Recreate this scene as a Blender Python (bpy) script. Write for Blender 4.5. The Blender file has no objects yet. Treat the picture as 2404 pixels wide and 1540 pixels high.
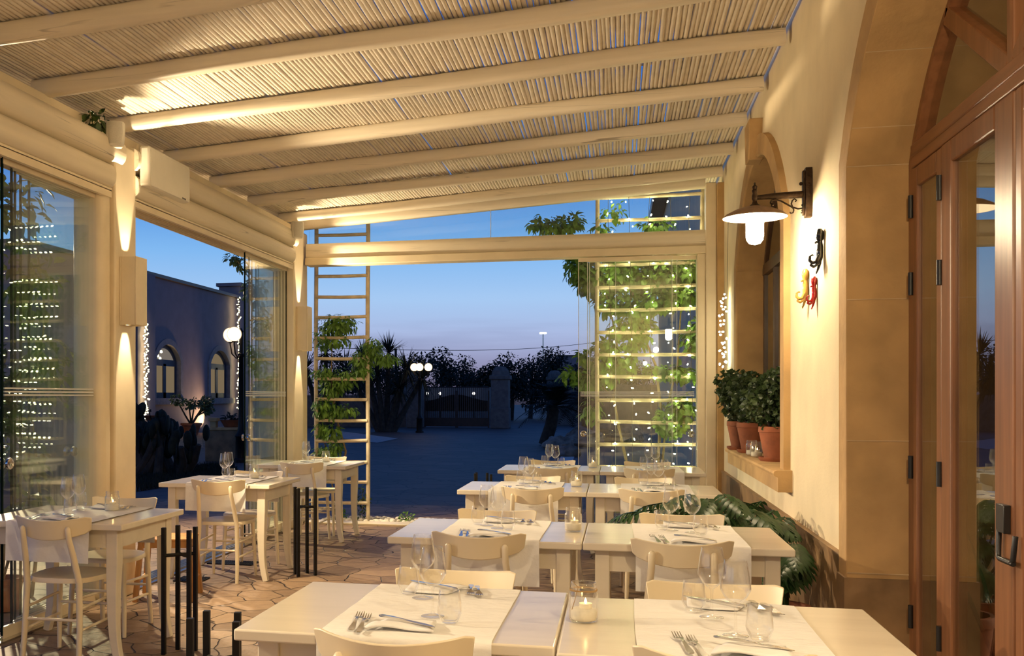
import bpy, math, random
from mathutils import Vector, Matrix, noise
PI = math.pi
R = random.Random(7)
C = bpy.context.scene.collection
SC = bpy.context.scene

# ---------------------------------------------------------------- camera geometry (2404 x 1540)
F, U0, V0, VPX, H = 2400.0, 880.0, 932.0, 1450.0, 1.42
TH = math.atan((VPX - U0) / F)
SN, CS = math.sin(TH), math.cos(TH)
def ray(u, v):
    a, b = (u - U0) / F, (V0 - v) / F
    return Vector((-SN + a * CS, CS + a * SN, b))
def at_z(u, v, z):
    d = ray(u, v); t = (z - H) / d.z
    return Vector((d.x * t, d.y * t, z))
def at_x(u, v, x):
    d = ray(u, v); t = x / d.x
    return Vector((x, d.y * t, H + d.z * t))
def at_y(u, v, y):
    d = ray(u, v); t = y / d.y
    return Vector((d.x * t, y, H + d.z * t))

# ---------------------------------------------------------------- mesh builder
class MB:
    def __init__(s): s.v = []; s.f = []
    def add(s, vs, fs):
        o = len(s.v); s.v += [tuple(p) for p in vs]; s.f += [tuple(i + o for i in f) for f in fs]; return s
    def box(s, x0, x1, y0, y1, z0, z1):
        return s.add([(x0,y0,z0),(x1,y0,z0),(x1,y1,z0),(x0,y1,z0),(x0,y0,z1),(x1,y0,z1),(x1,y1,z1),(x0,y1,z1)],
              [(0,3,2,1),(4,5,6,7),(0,1,5,4),(1,2,6,5),(2,3,7,6),(3,0,4,7)])
    def obox(s, p, sx, sy, sz, rz=0, rx=0, ry=0):
        m = Matrix.Translation(p) @ Matrix.Rotation(rz,4,'Z') @ Matrix.Rotation(ry,4,'Y') @ Matrix.Rotation(rx,4,'X')
        b = MB().box(-sx/2,sx/2,-sy/2,sy/2,-sz/2,sz/2)
        return s.add([m @ Vector(q) for q in b.v], b.f)
    def quad(s, a, b, c, d): return s.add([a,b,c,d], [(0,1,2,3)])
    def tube(s, pts, r, n=8, caps=True, prof=None, up=None):
        pts = [Vector(p) for p in pts]; k = len(pts)
        rs = r if isinstance(r, (list, tuple)) else [r]*k
        if prof is None: prof = [(math.cos(2*PI*i/n), math.sin(2*PI*i/n)) for i in range(n)]
        n = len(prof); vs = []; x = None
        for i in range(k):
            t = (pts[min(i+1,k-1)] - pts[max(i-1,0)])
            if t.length < 1e-9: t = Vector((0,0,1))
            t.normalize()
            if x is None:
                ref = Vector(up) if up else (Vector((0,0,1)) if abs(t.z) < .9 else Vector((1,0,0)))
                x = ref.cross(t); x.normalize()
            else:
                x = x - t * x.dot(t); x.normalize()
            y = t.cross(x)
            for (a, b) in prof: vs.append(pts[i] + x*(a*rs[i]) + y*(b*rs[i]))
        fs = [(i*n+j, i*n+(j+1)%n, (i+1)*n+(j+1)%n, (i+1)*n+j) for i in range(k-1) for j in range(n)]
        if caps: fs += [tuple(range(n-1,-1,-1)), tuple((k-1)*n+j for j in range(n))]
        return s.add(vs, fs)
    def lathe(s, prof, n=24, c=(0,0,0), close=False):
        vs = []; fs = []; k = len(prof)
        for (r, z) in prof:
            for j in range(n):
                a = 2*PI*j/n; vs.append((c[0]+r*math.cos(a), c[1]+r*math.sin(a), c[2]+z))
        m = k if close else k-1
        for i in range(m):
            i2 = (i+1) % k
            for j in range(n): fs.append((i*n+j, i*n+(j+1)%n, i2*n+(j+1)%n, i2*n+j))
        if not close:
            if prof[0][0] > 1e-4: fs.append(tuple(range(n-1,-1,-1)))
            if prof[-1][0] > 1e-4: fs.append(tuple((k-1)*n+j for j in range(n)))
        return s.add(vs, fs)
    def lathe_open(s, prof, n=24, c=(0,0,0)):
        vs = []; fs = []; k = len(prof)
        for (r, z) in prof:
            for j in range(n):
                a = 2*PI*j/n; vs.append((c[0]+r*math.cos(a), c[1]+r*math.sin(a), c[2]+z))
        for i in range(k-1):
            for j in range(n): fs.append((i*n+j, i*n+(j+1)%n, (i+1)*n+(j+1)%n, (i+1)*n+j))
        return s.add(vs, fs)
    def ball(s, c, r, n=12, m=8, sz=1.0, sx=1.0, sy=1.0):
        vs = [(c[0],c[1],c[2]-r*sz)]
        for i in range(1,m):
            a = PI*i/m - PI/2
            for j in range(n):
                b = 2*PI*j/n
                vs.append((c[0]+r*sx*math.cos(a)*math.cos(b), c[1]+r*sy*math.cos(a)*math.sin(b), c[2]+r*sz*math.sin(a)))
        vs.append((c[0],c[1],c[2]+r*sz)); e = len(vs)-1
        fs = [(0,1+(j+1)%n,1+j) for j in range(n)]
        for i in range(m-2):
            for j in range(n): fs.append((1+i*n+j,1+i*n+(j+1)%n,1+(i+1)*n+(j+1)%n,1+(i+1)*n+j))
        fs += [(e,1+(m-2)*n+j,1+(m-2)*n+(j+1)%n) for j in range(n)]
        return s.add(vs, fs)
    def prism(s, poly, a, b, axis='Z'):
        n = len(poly)
        def P(p, h): return (p[0],p[1],h) if axis=='Z' else ((h,p[0],p[1]) if axis=='X' else (p[0],h,p[1]))
        vs = [P(p,a) for p in poly] + [P(p,b) for p in poly]
        return s.add(vs, [tuple(range(n-1,-1,-1)), tuple(range(n,2*n))] + [(i,(i+1)%n,n+(i+1)%n,n+i) for i in range(n)])
    def leaf(s, p, dr, nm, L, W, fold=.15, curl=.15):
        dr = Vector(dr).normalized(); nm = Vector(nm); nm = (nm - dr*nm.dot(dr))
        if nm.length < 1e-4: nm = dr.orthogonal()
        nm.normalize(); sd = dr.cross(nm); p = Vector(p)
        m1 = p + dr*(L*.38) ; m2 = p + dr*(L*.75) - nm*(L*curl*.4); tip = p + dr*L - nm*(L*curl)
        vs = [p, m1 + sd*(W*.5) + nm*(W*fold), m1, m1 - sd*(W*.5) + nm*(W*fold), m2 + sd*(W*.32) + nm*(W*fold*.6), m2, m2 - sd*(W*.32)+nm*(W*fold*.6), tip]
        return s.add(vs, [(0,2,1),(0,3,2),(1,2,5,4),(2,3,6,5),(4,5,7),(5,6,7)])
    def build(s, name, mat, parent=None, smooth=True, bevel=0, seg=2, loc=None, rot=None, ang=.7):
        me = bpy.data.meshes.new(name); me.from_pydata(s.v, [], s.f); me.update()
        if smooth:
            me.shade_smooth()
            try: me.set_sharp_from_angle(angle=ang)
            except Exception: pass
        me.materials.append(mat)
        o = bpy.data.objects.new(name, me); C.objects.link(o)
        if parent: o.parent = parent
        if loc: o.location = loc
        if rot: o.rotation_euler = rot
        if bevel:
            b = o.modifiers.new('bevel','BEVEL'); b.width = bevel; b.segments = seg; b.limit_method = 'ANGLE'; b.angle_limit = .6
        return o

def tag(o, label=None, cat=None, group=None, kind=None):
    if label: o['label'] = label
    if cat: o['category'] = cat
    if group: o['group'] = group
    if kind: o['kind'] = kind
    return o
def thing(name, label, cat, loc=(0,0,0), rz=0, group=None, kind=None):
    o = bpy.data.objects.new(name, None); C.objects.link(o); o.empty_display_size = .05
    o.location = loc; o.rotation_euler = (0,0,rz)
    return tag(o, label, cat, group, kind)
def struct(name, b, mat, label=None, parent=None, **k):
    o = b.build(name, mat, parent, **k)
    if not parent: o['kind'] = 'structure'
    if label: o['label'] = label
    return o
KIDS = {}
def kids(o):
    return [x for x in C.objects if x.parent == o]
def dup(root, loc, rz, label, group=None, rx=None):
    r = root.copy(); C.objects.link(r); r.location = loc; r.rotation_euler = (0,0,rz) if rx is None else (rx[0],rx[1],rz)
    r['label'] = label
    if group: r['group'] = group
    if root.name not in KIDS: KIDS[root.name] = [(ch, kids(ch)) for ch in kids(root)]
    for ch, gs in KIDS[root.name]:
        c = ch.copy(); C.objects.link(c); c.parent = r
        for g in gs:
            d = g.copy(); C.objects.link(d); d.parent = c
    return r

# ---------------------------------------------------------------- materials
def new_mat(name):
    m = bpy.data.materials.new(name); m.use_nodes = True; nt = m.node_tree; nt.nodes.clear()
    out = nt.nodes.new('ShaderNodeOutputMaterial'); return m, nt, out
def nd(nt, t, **kw):
    n = nt.nodes.new(t)
    for k, v in kw.items():
        if k in n.inputs: n.inputs[k].default_value = v
        else: setattr(n, k, v)
    return n
def rgba(c): return (c[0], c[1], c[2], 1)
def srgb(r, g, b):
    f = lambda x: (x/255/12.92) if x/255 <= .04045 else ((x/255+.055)/1.055)**2.4
    return (f(r), f(g), f(b))
def ramp(nt, fac, stops, interp='LINEAR'):
    n = nt.nodes.new('ShaderNodeValToRGB'); cr = n.color_ramp; cr.interpolation = interp
    while len(cr.elements) < len(stops): cr.elements.new(.5)
    for e, (p, c) in zip(cr.elements, stops): e.position = p; e.color = rgba(c) if len(c) == 3 else c
    nt.links.new(fac, n.inputs[0]); return n.outputs[0]
def coords(nt, scale=(1,1,1), src='Object'):
    tc = nt.nodes.new('ShaderNodeTexCoord'); mp = nt.nodes.new('ShaderNodeMapping')
    mp.inputs['Scale'].default_value = scale; nt.links.new(tc.outputs[src], mp.inputs[0]); return mp.outputs[0]
def mat(name, col, rough=.5, metal=0, var=.12, vscale=6, stretch=(1,1,1), bump=0, bscale=40, bstretch=None, spec=.5, coat=0, col2=None, sub=0):
    m, nt, out = new_mat(name); L = nt.links.new
    b = nd(nt, 'ShaderNodeBsdfPrincipled'); L(b.outputs[0], out.inputs[0])
    b.inputs['Roughness'].default_value = rough; b.inputs['Metallic'].default_value = metal
    b.inputs['Specular IOR Level'].default_value = spec; b.inputs['Coat Weight'].default_value = coat
    n = nd(nt, 'ShaderNodeTexNoise', Scale=vscale, Detail=5); L(coords(nt, stretch), n.inputs['Vector'])
    c2 = col2 or tuple(x*(1-var*2) for x in col); c1 = tuple(min(1, x*(1+var*.4)) for x in col)
    L(ramp(nt, n.outputs[0], [(.3, c2), (.65, c1)]), b.inputs['Base Color'])
    if bump:
        n2 = nd(nt, 'ShaderNodeTexNoise', Scale=bscale, Detail=4); L(coords(nt, bstretch or (1,1,1)), n2.inputs['Vector'])
        bp = nd(nt, 'ShaderNodeBump', Strength=bump, Distance=.01); L(n2.outputs[0], bp.inputs['Height']); L(bp.outputs[0], b.inputs['Normal'])
    return m
def emit(name, col, st):
    m, nt, out = new_mat(name); e = nd(nt, 'ShaderNodeEmission', Color=rgba(col), Strength=st); nt.links.new(e.outputs[0], out.inputs[0]); return m
def glass(name, tint=(1,1,1), f0=.045, p=5.0, rough=.0, gl=(1,1,1), dirt=0, edge=0):
    # clear sheet: transparent, with a mirror reflection that grows towards grazing angles
    m, nt, out = new_mat(name); L = nt.links.new
    t = nd(nt, 'ShaderNodeBsdfTransparent', Color=rgba(tint)); g = nd(nt, 'ShaderNodeBsdfGlossy', Roughness=rough, Color=rgba(gl))
    lw = nd(nt, 'ShaderNodeLayerWeight', Blend=.5); pw = nd(nt,'ShaderNodeMath',operation='POWER'); pw.inputs[1].default_value = p
    L(lw.outputs['Facing'], pw.inputs[0]); ma = nd(nt,'ShaderNodeMath',operation='MULTIPLY_ADD'); ma.inputs[1].default_value = 1-f0; ma.inputs[2].default_value = f0
    L(pw.outputs[0], ma.inputs[0]); mx = nd(nt, 'ShaderNodeMixShader')
    L(ma.outputs[0], mx.inputs[0]); L(t.outputs[0], mx.inputs[1]); L(g.outputs[0], mx.inputs[2])
    if edge:      # walls seen edge-on gather light: a bright soft line along rims and outlines
        g2 = nd(nt,'ShaderNodeBsdfGlossy',Roughness=.35,Color=(1,1,1,1)); p2 = nd(nt,'ShaderNodeMath',operation='POWER'); p2.inputs[1].default_value = 7
        m2 = nd(nt,'ShaderNodeMath',operation='MULTIPLY'); m2.inputs[1].default_value = edge; L(lw.outputs['Facing'], p2.inputs[0]); L(p2.outputs[0], m2.inputs[0])
        mb = nd(nt,'ShaderNodeMixShader'); L(m2.outputs[0], mb.inputs[0]); L(mx.outputs[0], mb.inputs[1]); L(g2.outputs[0], mb.inputs[2]); mx = mb
    if dirt:
        d = nd(nt, 'ShaderNodeBsdfDiffuse', Color=(.8,.8,.75,1)); n = nd(nt, 'ShaderNodeTexNoise', Scale=2.2, Detail=6)
        L(coords(nt,(1,1,.5)), n.inputs['Vector']); r = ramp(nt, n.outputs[0], [(.25,(dirt*.3,)*3),(.75,(dirt,)*3)])
        m2 = nd(nt, 'ShaderNodeMixShader'); L(r, m2.inputs[0]); L(mx.outputs[0], m2.inputs[1]); L(d.outputs[0], m2.inputs[2]); L(m2.outputs[0], out.inputs[0])
    else: L(mx.outputs[0], out.inputs[0])
    return m
def wood_beam(name, col, axis=0, crack=1.0):
    # painted log: cream paint with fine lengthwise drying cracks
    m, nt, out = new_mat(name); L = nt.links.new
    b = nd(nt, 'ShaderNodeBsdfPrincipled', Roughness=.45); L(b.outputs[0], out.inputs[0])
    st = [9,9,9]; st[axis] = .22
    oi = nd(nt,'ShaderNodeObjectInfo'); tc = nd(nt,'ShaderNodeTexCoord'); ad = nd(nt,'ShaderNodeVectorMath',operation='ADD'); mp = nd(nt,'ShaderNodeMapping')
    sc_ = nd(nt,'ShaderNodeVectorMath',operation='SCALE'); sc_.inputs[0].default_value=(1,1,1); L(oi.outputs['Random'], sc_.inputs['Scale'])
    sc2 = nd(nt,'ShaderNodeVectorMath',operation='SCALE'); sc2.inputs['Scale'].default_value=31; L(sc_.outputs[0], sc2.inputs[0])
    mp.inputs['Scale'].default_value = st
    L(tc.outputs['Object'], ad.inputs[0]); L(sc2.outputs[0], ad.inputs[1]); L(ad.outputs[0], mp.inputs[0])
    n = nd(nt, 'ShaderNodeTexNoise', Scale=1.0, Detail=2, Distortion=.25); L(mp.outputs[0], n.inputs['Vector'])
    ck = ramp(nt, n.outputs[0], [(.0,(0,0,0)),(.568,(0,0,0)),(.572,(1,1,1)),(.576,(0,0,0)),(1,(0,0,0))])
    n2 = nd(nt, 'ShaderNodeTexNoise', Scale=1.3, Detail=2); L(tc.outputs['Object'], n2.inputs['Vector'])
    mk = ramp(nt, n2.outputs[0], [(.45,(0,0,0)),(.6,(crack,)*3)])
    mu = nd(nt,'ShaderNodeMath',operation='MULTIPLY'); L(ck, mu.inputs[0]); L(mk, mu.inputs[1])
    n3 = nd(nt, 'ShaderNodeTexNoise', Scale=2.0, Detail=6); L(mp.outputs[0], n3.inputs['Vector'])
    base = ramp(nt, n3.outputs[0], [(.3, tuple(x*.86 for x in col)), (.7, col)])
    mx = nd(nt,'ShaderNodeMix',data_type='RGBA'); L(mu.outputs[0], mx.inputs[0]); L(base, mx.inputs[6]); mx.inputs[7].default_value = (.035,.02,.01,1); L(mx.outputs[2], b.inputs['Base Color'])
    bp = nd(nt,'ShaderNodeBump',Strength=.25,Distance=.01); L(n3.outputs[0], bp.inputs['Height']); L(bp.outputs[0], b.inputs['Normal'])
    return m
def paving(name, c1, c2, joint, scale, bump=.5):
    m, nt, out = new_mat(name); L = nt.links.new
    b = nd(nt, 'ShaderNodeBsdfPrincipled', Roughness=.6); L(b.outputs[0], out.inputs[0])
    co = coords(nt, (1,1,.001)); nz = nd(nt,'ShaderNodeTexNoise',Scale=1.6,Detail=3); L(co, nz.inputs['Vector'])
    mx0 = nd(nt,'ShaderNodeMix',data_type='RGBA',blend_type='ADD'); mx0.inputs[0].default_value=.25; L(co, mx0.inputs[6]); L(nz.outputs['Color'], mx0.inputs[7])
    v = nd(nt,'ShaderNodeTexVoronoi',Scale=scale,feature='DISTANCE_TO_EDGE'); L(mx0.outputs[2], v.inputs['Vector'])
    vc = nd(nt,'ShaderNodeTexVoronoi',Scale=scale); L(mx0.outputs[2], vc.inputs['Vector'])
    n = nd(nt,'ShaderNodeTexNoise',Scale=14,Detail=8); L(co, n.inputs['Vector'])
    sp = nd(nt,'ShaderNodeSeparateColor'); L(vc.outputs['Color'], sp.inputs[0])
    ad = nd(nt,'ShaderNodeMath',operation='MULTIPLY_ADD'); L(sp.outputs[0], ad.inputs[0]); ad.inputs[1].default_value=.5; 
    ml = nd(nt,'ShaderNodeMath',operation='MULTIPLY'); L(n.outputs[0], ml.inputs[0]); ml.inputs[1].default_value=.5; L(ml.outputs[0], ad.inputs[2])
    stone = ramp(nt, ad.outputs[0], [(.2,c2),(.75,c1)])
    e = ramp(nt, v.outputs['Distance'], [(.0,(0,0,0)),(.007,(.3,.3,.3)),(.018,(1,1,1))])
    mx = nd(nt,'ShaderNodeMix',data_type='RGBA'); L(e, mx.inputs[0]); mx.inputs[6].default_value=rgba(joint); L(stone, mx.inputs[7]); L(mx.outputs[2], b.inputs['Base Color'])
    hh = nd(nt,'ShaderNodeMath',operation='MULTIPLY_ADD'); L(n.outputs[0], hh.inputs[0]); hh.inputs[1].default_value=.5; L(e, hh.inputs[2])
    bp = nd(nt,'ShaderNodeBump',Strength=bump,Distance=.02); L(hh.outputs[0], bp.inputs['Height']); L(bp.outputs[0], b.inputs['Normal'])
    return m
def leafmat(name, c1, c2, rough=.45):
    m, nt, out = new_mat(name); L = nt.links.new
    b = nd(nt,'ShaderNodeBsdfPrincipled',Roughness=rough); n = nd(nt,'ShaderNodeTexNoise',Scale=9,Detail=2); L(coords(nt), n.inputs['Vector'])
    col = ramp(nt, n.outputs[0], [(.35,c1),(.65,c2)]); L(col, b.inputs['Base Color'])
    t = nd(nt,'ShaderNodeBsdfTranslucent'); L(col, t.inputs[0]); mx = nd(nt,'ShaderNodeMixShader'); mx.inputs[0].default_value=.25
    L(b.outputs[0], mx.inputs[1]); L(t.outputs[0], mx.inputs[2]); L(mx.outputs[0], out.inputs[0]); return m

CREAM = (.82,.70,.50)
m_plaster = mat('plaster', (.82,.70,.48), .8, var=.05, vscale=3, bump=.12, bscale=60)
m_beam_x = wood_beam('painted_log_across', (.86,.77,.62), 0)
m_beam_y = wood_beam('painted_log_along', (.84,.74,.57), 1)
m_paint = mat('cream_paint', CREAM, .4, var=.05, vscale=4)
m_chair = mat('ivory_lacquer', (.84,.72,.51), .32, var=.03, vscale=5, stretch=(1,1,.3))
m_table = mat('white_lacquered_wood', (.80,.72,.58), .19, var=.025, vscale=3, stretch=(.5,5,5), bump=.012, bscale=14, bstretch=(.6,8,8))
m_cloth = mat('white_linen', (.87,.85,.82), .85, var=.02, vscale=20, bump=.35, bscale=26, bstretch=(1,2.2,1))
m_reed = mat('pale_reed', (.80,.72,.60), .6, var=.06, vscale=7, stretch=(3,1.2,3))
m_stone = mat('tufa_stone', (.54,.345,.15), .85, var=.12, vscale=4, bump=.35, bscale=22)
m_dado = mat('dado_stone', (.30,.18,.085), .5, var=.25, vscale=4, bump=.25, bscale=10)
m_wood = mat('red_brown_wood', (.27,.115,.05), .38, var=.15, vscale=4, stretch=(8,8,.6))
m_wood_h = mat('red_brown_wood_rail', (.27,.115,.05), .38, var=.15, vscale=4, stretch=(8,.6,8))
m_darkwood = mat('dark_window_wood', (.10,.055,.03), .4, var=.15)
m_iron = mat('black_iron', (.012,.011,.011), .45, metal=.6, var=.2)
m_bronze = mat('aged_bronze', (.06,.035,.02), .5, metal=.7, var=.35, vscale=30, bump=.4, bscale=60)
m_steel = mat('steel', (.62,.60,.56), .18, metal=1, var=.05)
m_white = mat('white_plastic', (.82,.78,.68), .35, var=.02)
m_grille = mat('speaker_mesh', (.68,.64,.55), .7, var=.1, vscale=300, bump=.3, bscale=400)
m_black = mat('black_plastic', (.015,.014,.014), .4, var=.1)
m_terra = mat('terracotta', (.33,.095,.036), .75, var=.2, vscale=8, bump=.15, bscale=40)
m_stoolwood = mat('honey_wood', (.50,.24,.075), .4, var=.2, vscale=4, stretch=(6,6,.8))
m_rung = mat('pale_weathered_wood', (.66,.56,.40), .6, var=.15, vscale=10)
m_pane = glass('window_glass', (.975,.99,.98), .03, dirt=.010)
m_pane_door = glass('door_glass', (.82,.82,.78), .07, 4)
m_edge = mat('glass_edge_green', (.006,.014,.011), .75, var=.1, spec=.03)
m_frost = mat('frosted_stripe', (.75,.76,.74), .6, var=.02)
m_glass = glass('drinking_glass', (.99,.99,.985), .05, 3.6, .0, (1,.98,.95), 0, .95)
m_jar = glass('jar_glass', (.985,.985,.97), .055, 3.4, .02, (1,.98,.95), .02, .9)
m_sand = mat('candle_salt', (.88,.83,.72), .9, var=.04, vscale=80, bump=.12, bscale=300)
m_wax = mat('wax', (.9,.82,.66), .5, var=.02)
m_flame = emit('candle_flame', (1,.62,.25), 25)
m_twine = mat('twine', (.42,.26,.1), .8, var=.2)
m_lampshade = mat('lamp_enamel_outer', (.28,.17,.10), .5, var=.2, vscale=20)
m_lampwhite = mat('lamp_enamel_inner', (.86,.82,.74), .4, var=.02)
m_bulb = emit('lamp_globe_glow', (1,.80,.50), 270)
m_led = emit('fairy_light_glow', (1,.87,.46), 115)
m_led_bunch = emit('fairy_bunch_glow', (1,.86,.52), 45)
m_led_far = emit('fairy_light_glow_far', (1,.88,.42), 16)
m_bollard = emit('bollard_glow', (1,.95,.9), 3)
def globe_glow(name):      # frosted globe: brightest in the middle where the bulb sits, dimmer at the rim
    m, nt, out = new_mat(name); e = nd(nt,'ShaderNodeEmission',Color=(1,.70,.42,1)); lw = nd(nt,'ShaderNodeLayerWeight',Blend=.5)
    pw = nd(nt,'ShaderNodeMapRange'); pw.inputs[1].default_value=.05; pw.inputs[2].default_value=.75; pw.inputs[3].default_value=6; pw.inputs[4].default_value=.55
    nt.links.new(lw.outputs['Facing'], pw.inputs[0]); nt.links.new(pw.outputs[0], e.inputs[1]); nt.links.new(e.outputs[0], out.inputs[0]); return m
m_globe = globe_glow('street_globe_glow')
m_wire = mat('green_wire', (.04,.035,.02), .6)
m_floor = paving('crazy_paving', srgb(148,122,96), srgb(102,81,63), srgb(66,52,41), 3.6, 1.0)
m_yard = paving('courtyard_paving', srgb(84,72,68), srgb(58,50,48), srgb(34,30,29), 1.5, .35)
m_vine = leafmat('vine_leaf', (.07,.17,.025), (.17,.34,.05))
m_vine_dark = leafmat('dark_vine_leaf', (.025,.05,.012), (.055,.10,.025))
m_stem = mat('vine_stem', (.23,.17,.09), .8, var=.2)
m_jade = leafmat('jade_leaf', (.03,.055,.02), (.075,.115,.04), .35)
m_philo = leafmat('philodendron_leaf', (.012,.04,.012), (.03,.085,.025), .35)
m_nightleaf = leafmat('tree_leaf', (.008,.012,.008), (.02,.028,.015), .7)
m_bark = mat('bark', (.05,.038,.028), .9, var=.3)
m_house = mat('lavender_render', (.27,.20,.21), .9, var=.06, vscale=2)
m_houseframe = mat('house_window_frame', (.05,.05,.07), .5)
m_housestone = mat('house_window_stone', (.26,.22,.22), .9, var=.1)
m_pebble = mat('white_pebble', (.75,.70,.60), .7, var=.15, vscale=20)
m_rock = mat('garden_rock', (.30,.24,.19), .9, var=.3, vscale=5, bump=.5, bscale=10)
m_pillar = mat('gate_pillar_stone', (.16,.13,.12), .9, var=.15, bump=.2, bscale=14)
m_gate = mat('gate_iron', (.05,.02,.015), .5, var=.2)
m_soil = mat('soil', (.03,.022,.015), .95)
m_curtain = mat('grey_curtain', (.22,.20,.18), .9, var=.15, vscale=3)
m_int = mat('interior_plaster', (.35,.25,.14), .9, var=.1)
# ================================================================ SETTING
XW, XT = 1.05, 1.01            # wall face, stone trim face
XL = -3.54                     # sliding glass line on the open side
XI = -3.40                     # inner face of posts and eave logs
YB = 11.10                     # glass line of the far end
ZS = 2.52                      # springing of both arches

struct('ground', MB().box(-130,130,-60,190,-.3,-.03), m_yard, 'dark paved courtyard beyond the terrace')
struct('floor', MB().box(-6.6,1.28,-7.2,13.2,-.2,0), m_floor, 'terrace floor of irregular crazy paving stones')

def arc(yc, hw, zs, rise, n=22):
    r = (hw*hw+rise*rise)/(2*rise); cz = zs+rise-r; a = math.asin(hw/r)
    return [(yc+r*math.sin(-a+2*a*i/n), cz+r*math.cos(-a+2*a*i/n), math.sin(-a+2*a*i/n), math.cos(-a+2*a*i/n)) for i in range(n+1)]
def arch_z(y, yc, hw, zs, rise):
    r = (hw*hw+rise*rise)/(2*rise); return zs+rise-r+math.sqrt(max(0, r*r-(y-yc)**2))
def arch_path(yc, hw, z0, zs, rise, n=22):
    A = arc(yc, hw, zs, rise, n)
    def mit(p, s):
        x, z = p[2]+s, p[3]; l = math.hypot(x, z); k = 1/max(.3, (x*s)/l)
        return (p[0], p[1], x/l*k, z/l*k)
    return [(yc-hw, z0, -1, 0)] + [mit(A[0], -1)] + A[1:-1] + [mit(A[-1], 1)] + [(yc+hw, z0, 1, 0)]
def sweep(prof, path, closed=False):
    b = MB(); n = len(prof); vs = []; fs = []
    for (y, z, ny, nz) in path:
        for (d, x) in prof: vs.append((x, y+ny*d, z+nz*d))
    for i in range(len(path)-1):
        for j in range(n if closed else n-1):
            k = (j+1) % n; fs.append((i*n+j, i*n+k, (i+1)*n+k, (i+1)*n+j))
    if closed: fs += [tuple(range(n)), tuple((len(path)-1)*n+j for j in range(n))]
    return b.add(vs, fs)
WIN = (8.215, 1.245, .95, ZS, .70)      # yc, half width, sill, spring, rise
ZQ = 2.465
DOR = (3.80, 1.215, 0, ZQ, .685)

# right wall as vertical strips so both openings are real holes
b = MB(); m = .07
ys = sorted(set([-7.2, -1, 1.5, 28] + [DOR[0]-DOR[1]-m+(2*(DOR[1]+m))*i/24 for i in range(25)] + [WIN[0]-WIN[1]-m+(2*(WIN[1]+m))*i/24 for i in range(25)] + [11.2, 16, 22]))
def top_open(y, o): return arch_z(y, o[0], o[1]+m, o[3], o[4]+m)
def q(y0, y1, za, zb, zc, zd): b.add([(XW,y0,za),(XW,y1,zb),(XW,y1,zc),(XW,y0,zd)], [(0,3,2,1)])
ZT = 5.7
for y0, y1 in zip(ys, ys[1:]):
    mid = (y0+y1)/2; o = None
    for a in (WIN, DOR):
        if abs(mid-a[0]) < a[1]+m: o = a
    if o is None: q(y0,y1,0,0,ZT,ZT)
    else:
        if o[2] > 0: q(y0,y1,0,0,o[2]-.01,o[2]-.01)
        q(y0,y1,top_open(y0,o),top_open(y1,o),ZT,ZT)
w = struct('wall_right', b, m_plaster, 'cream plastered building wall with arched window and door', smooth=False)
sd = w.modifiers.new('thick','SOLIDIFY'); sd.thickness = .2; sd.offset = -1
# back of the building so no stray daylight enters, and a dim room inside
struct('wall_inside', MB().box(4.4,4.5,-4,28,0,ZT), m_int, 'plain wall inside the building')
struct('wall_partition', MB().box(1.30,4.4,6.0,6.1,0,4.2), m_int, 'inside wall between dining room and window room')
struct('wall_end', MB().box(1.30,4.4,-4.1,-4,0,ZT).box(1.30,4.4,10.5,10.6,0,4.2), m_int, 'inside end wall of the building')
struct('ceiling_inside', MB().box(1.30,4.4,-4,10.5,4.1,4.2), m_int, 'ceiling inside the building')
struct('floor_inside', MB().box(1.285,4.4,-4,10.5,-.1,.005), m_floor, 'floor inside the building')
struct('roof_cornice', MB().box(.75,1.5,11.3,28,5.7,5.95), m_darkwood, 'dark roof edge of the building beyond the terrace')

struct('wall_sky_blocker', MB().box(-3.7,1.05,-7.2,-7.0,0,3.9), m_plaster, 'unseen cream wall added behind the camera to block the sky', smooth=False)  # added behind the camera to keep open sky out of glass reflections
# dado along the wall foot (not across the door)
d0, d1 = DOR[0]-DOR[1]-.155, DOR[0]+DOR[1]+.155
b = MB().box(1.025,1.06,d1,11.05,0,.655).box(1.02,1.06,d1,11.05,.655,.675).box(1.025,1.06,-7,d0,0,.655).box(1.02,1.06,-7,d0,.655,.675)
struct('baseboard_right', b, m_dado, 'brown stone dado along the wall foot')
# stone surrounds: reveal, front band, outer return
struct('trim_1', sweep([(0,1.262),(0,XT+.012),(.012,XT),(.155,XT),(.158,1.06)], arch_path(*WIN)), m_stone, 'pale stone surround of the arched window', ang=.5)
struct('trim_2', sweep([(0,1.292),(0,XT+.004),(.004,XT),(.155,XT),(.158,1.06)], arch_path(*DOR)), m_stone, 'stone surround and deep reveal of the arched door', ang=.5)
# joints of the reveal blocks as thin mortar lines
b = MB()
for z in (.62, 1.22, 1.86, 2.463):
    b.box(XT+.003,1.29,DOR[0]+DOR[1]-.0035,DOR[0]+DOR[1]+.002,z,z+.004)
for p in arc(DOR[0],DOR[1],ZQ,DOR[4],16)[1:-1:2]:
    for sg in (1,):
        t_ = (-p[3]*.002, p[2]*.002); o_ = (-p[2]*.002, -p[3]*.002)
        q_ = [(p[0]+t_[0]+o_[0], p[1]+t_[1]+o_[1]), (p[0]-t_[0]+o_[0], p[1]-t_[1]+o_[1]), (p[0]-t_[0]-o_[0], p[1]-t_[1]-o_[1]), (p[0]+t_[0]-o_[0], p[1]+t_[1]-o_[1])]
        b.prism(q_, XT+.003, 1.29, 'X')
struct('trim_3', b, mat('mortar', (.62,.46,.27), .9), 'fine mortar lines on the door reveal')
b = MB().box(1.0,1.29,DOR[0]+DOR[1]-.012,DOR[0]+DOR[1]+.158,0,.60)
struct('trim_4', b, m_dado, 'foot of the door surround coloured dark for the table shadow')  # block coloured dark where the tables cast their shadow on the reveal
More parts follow.
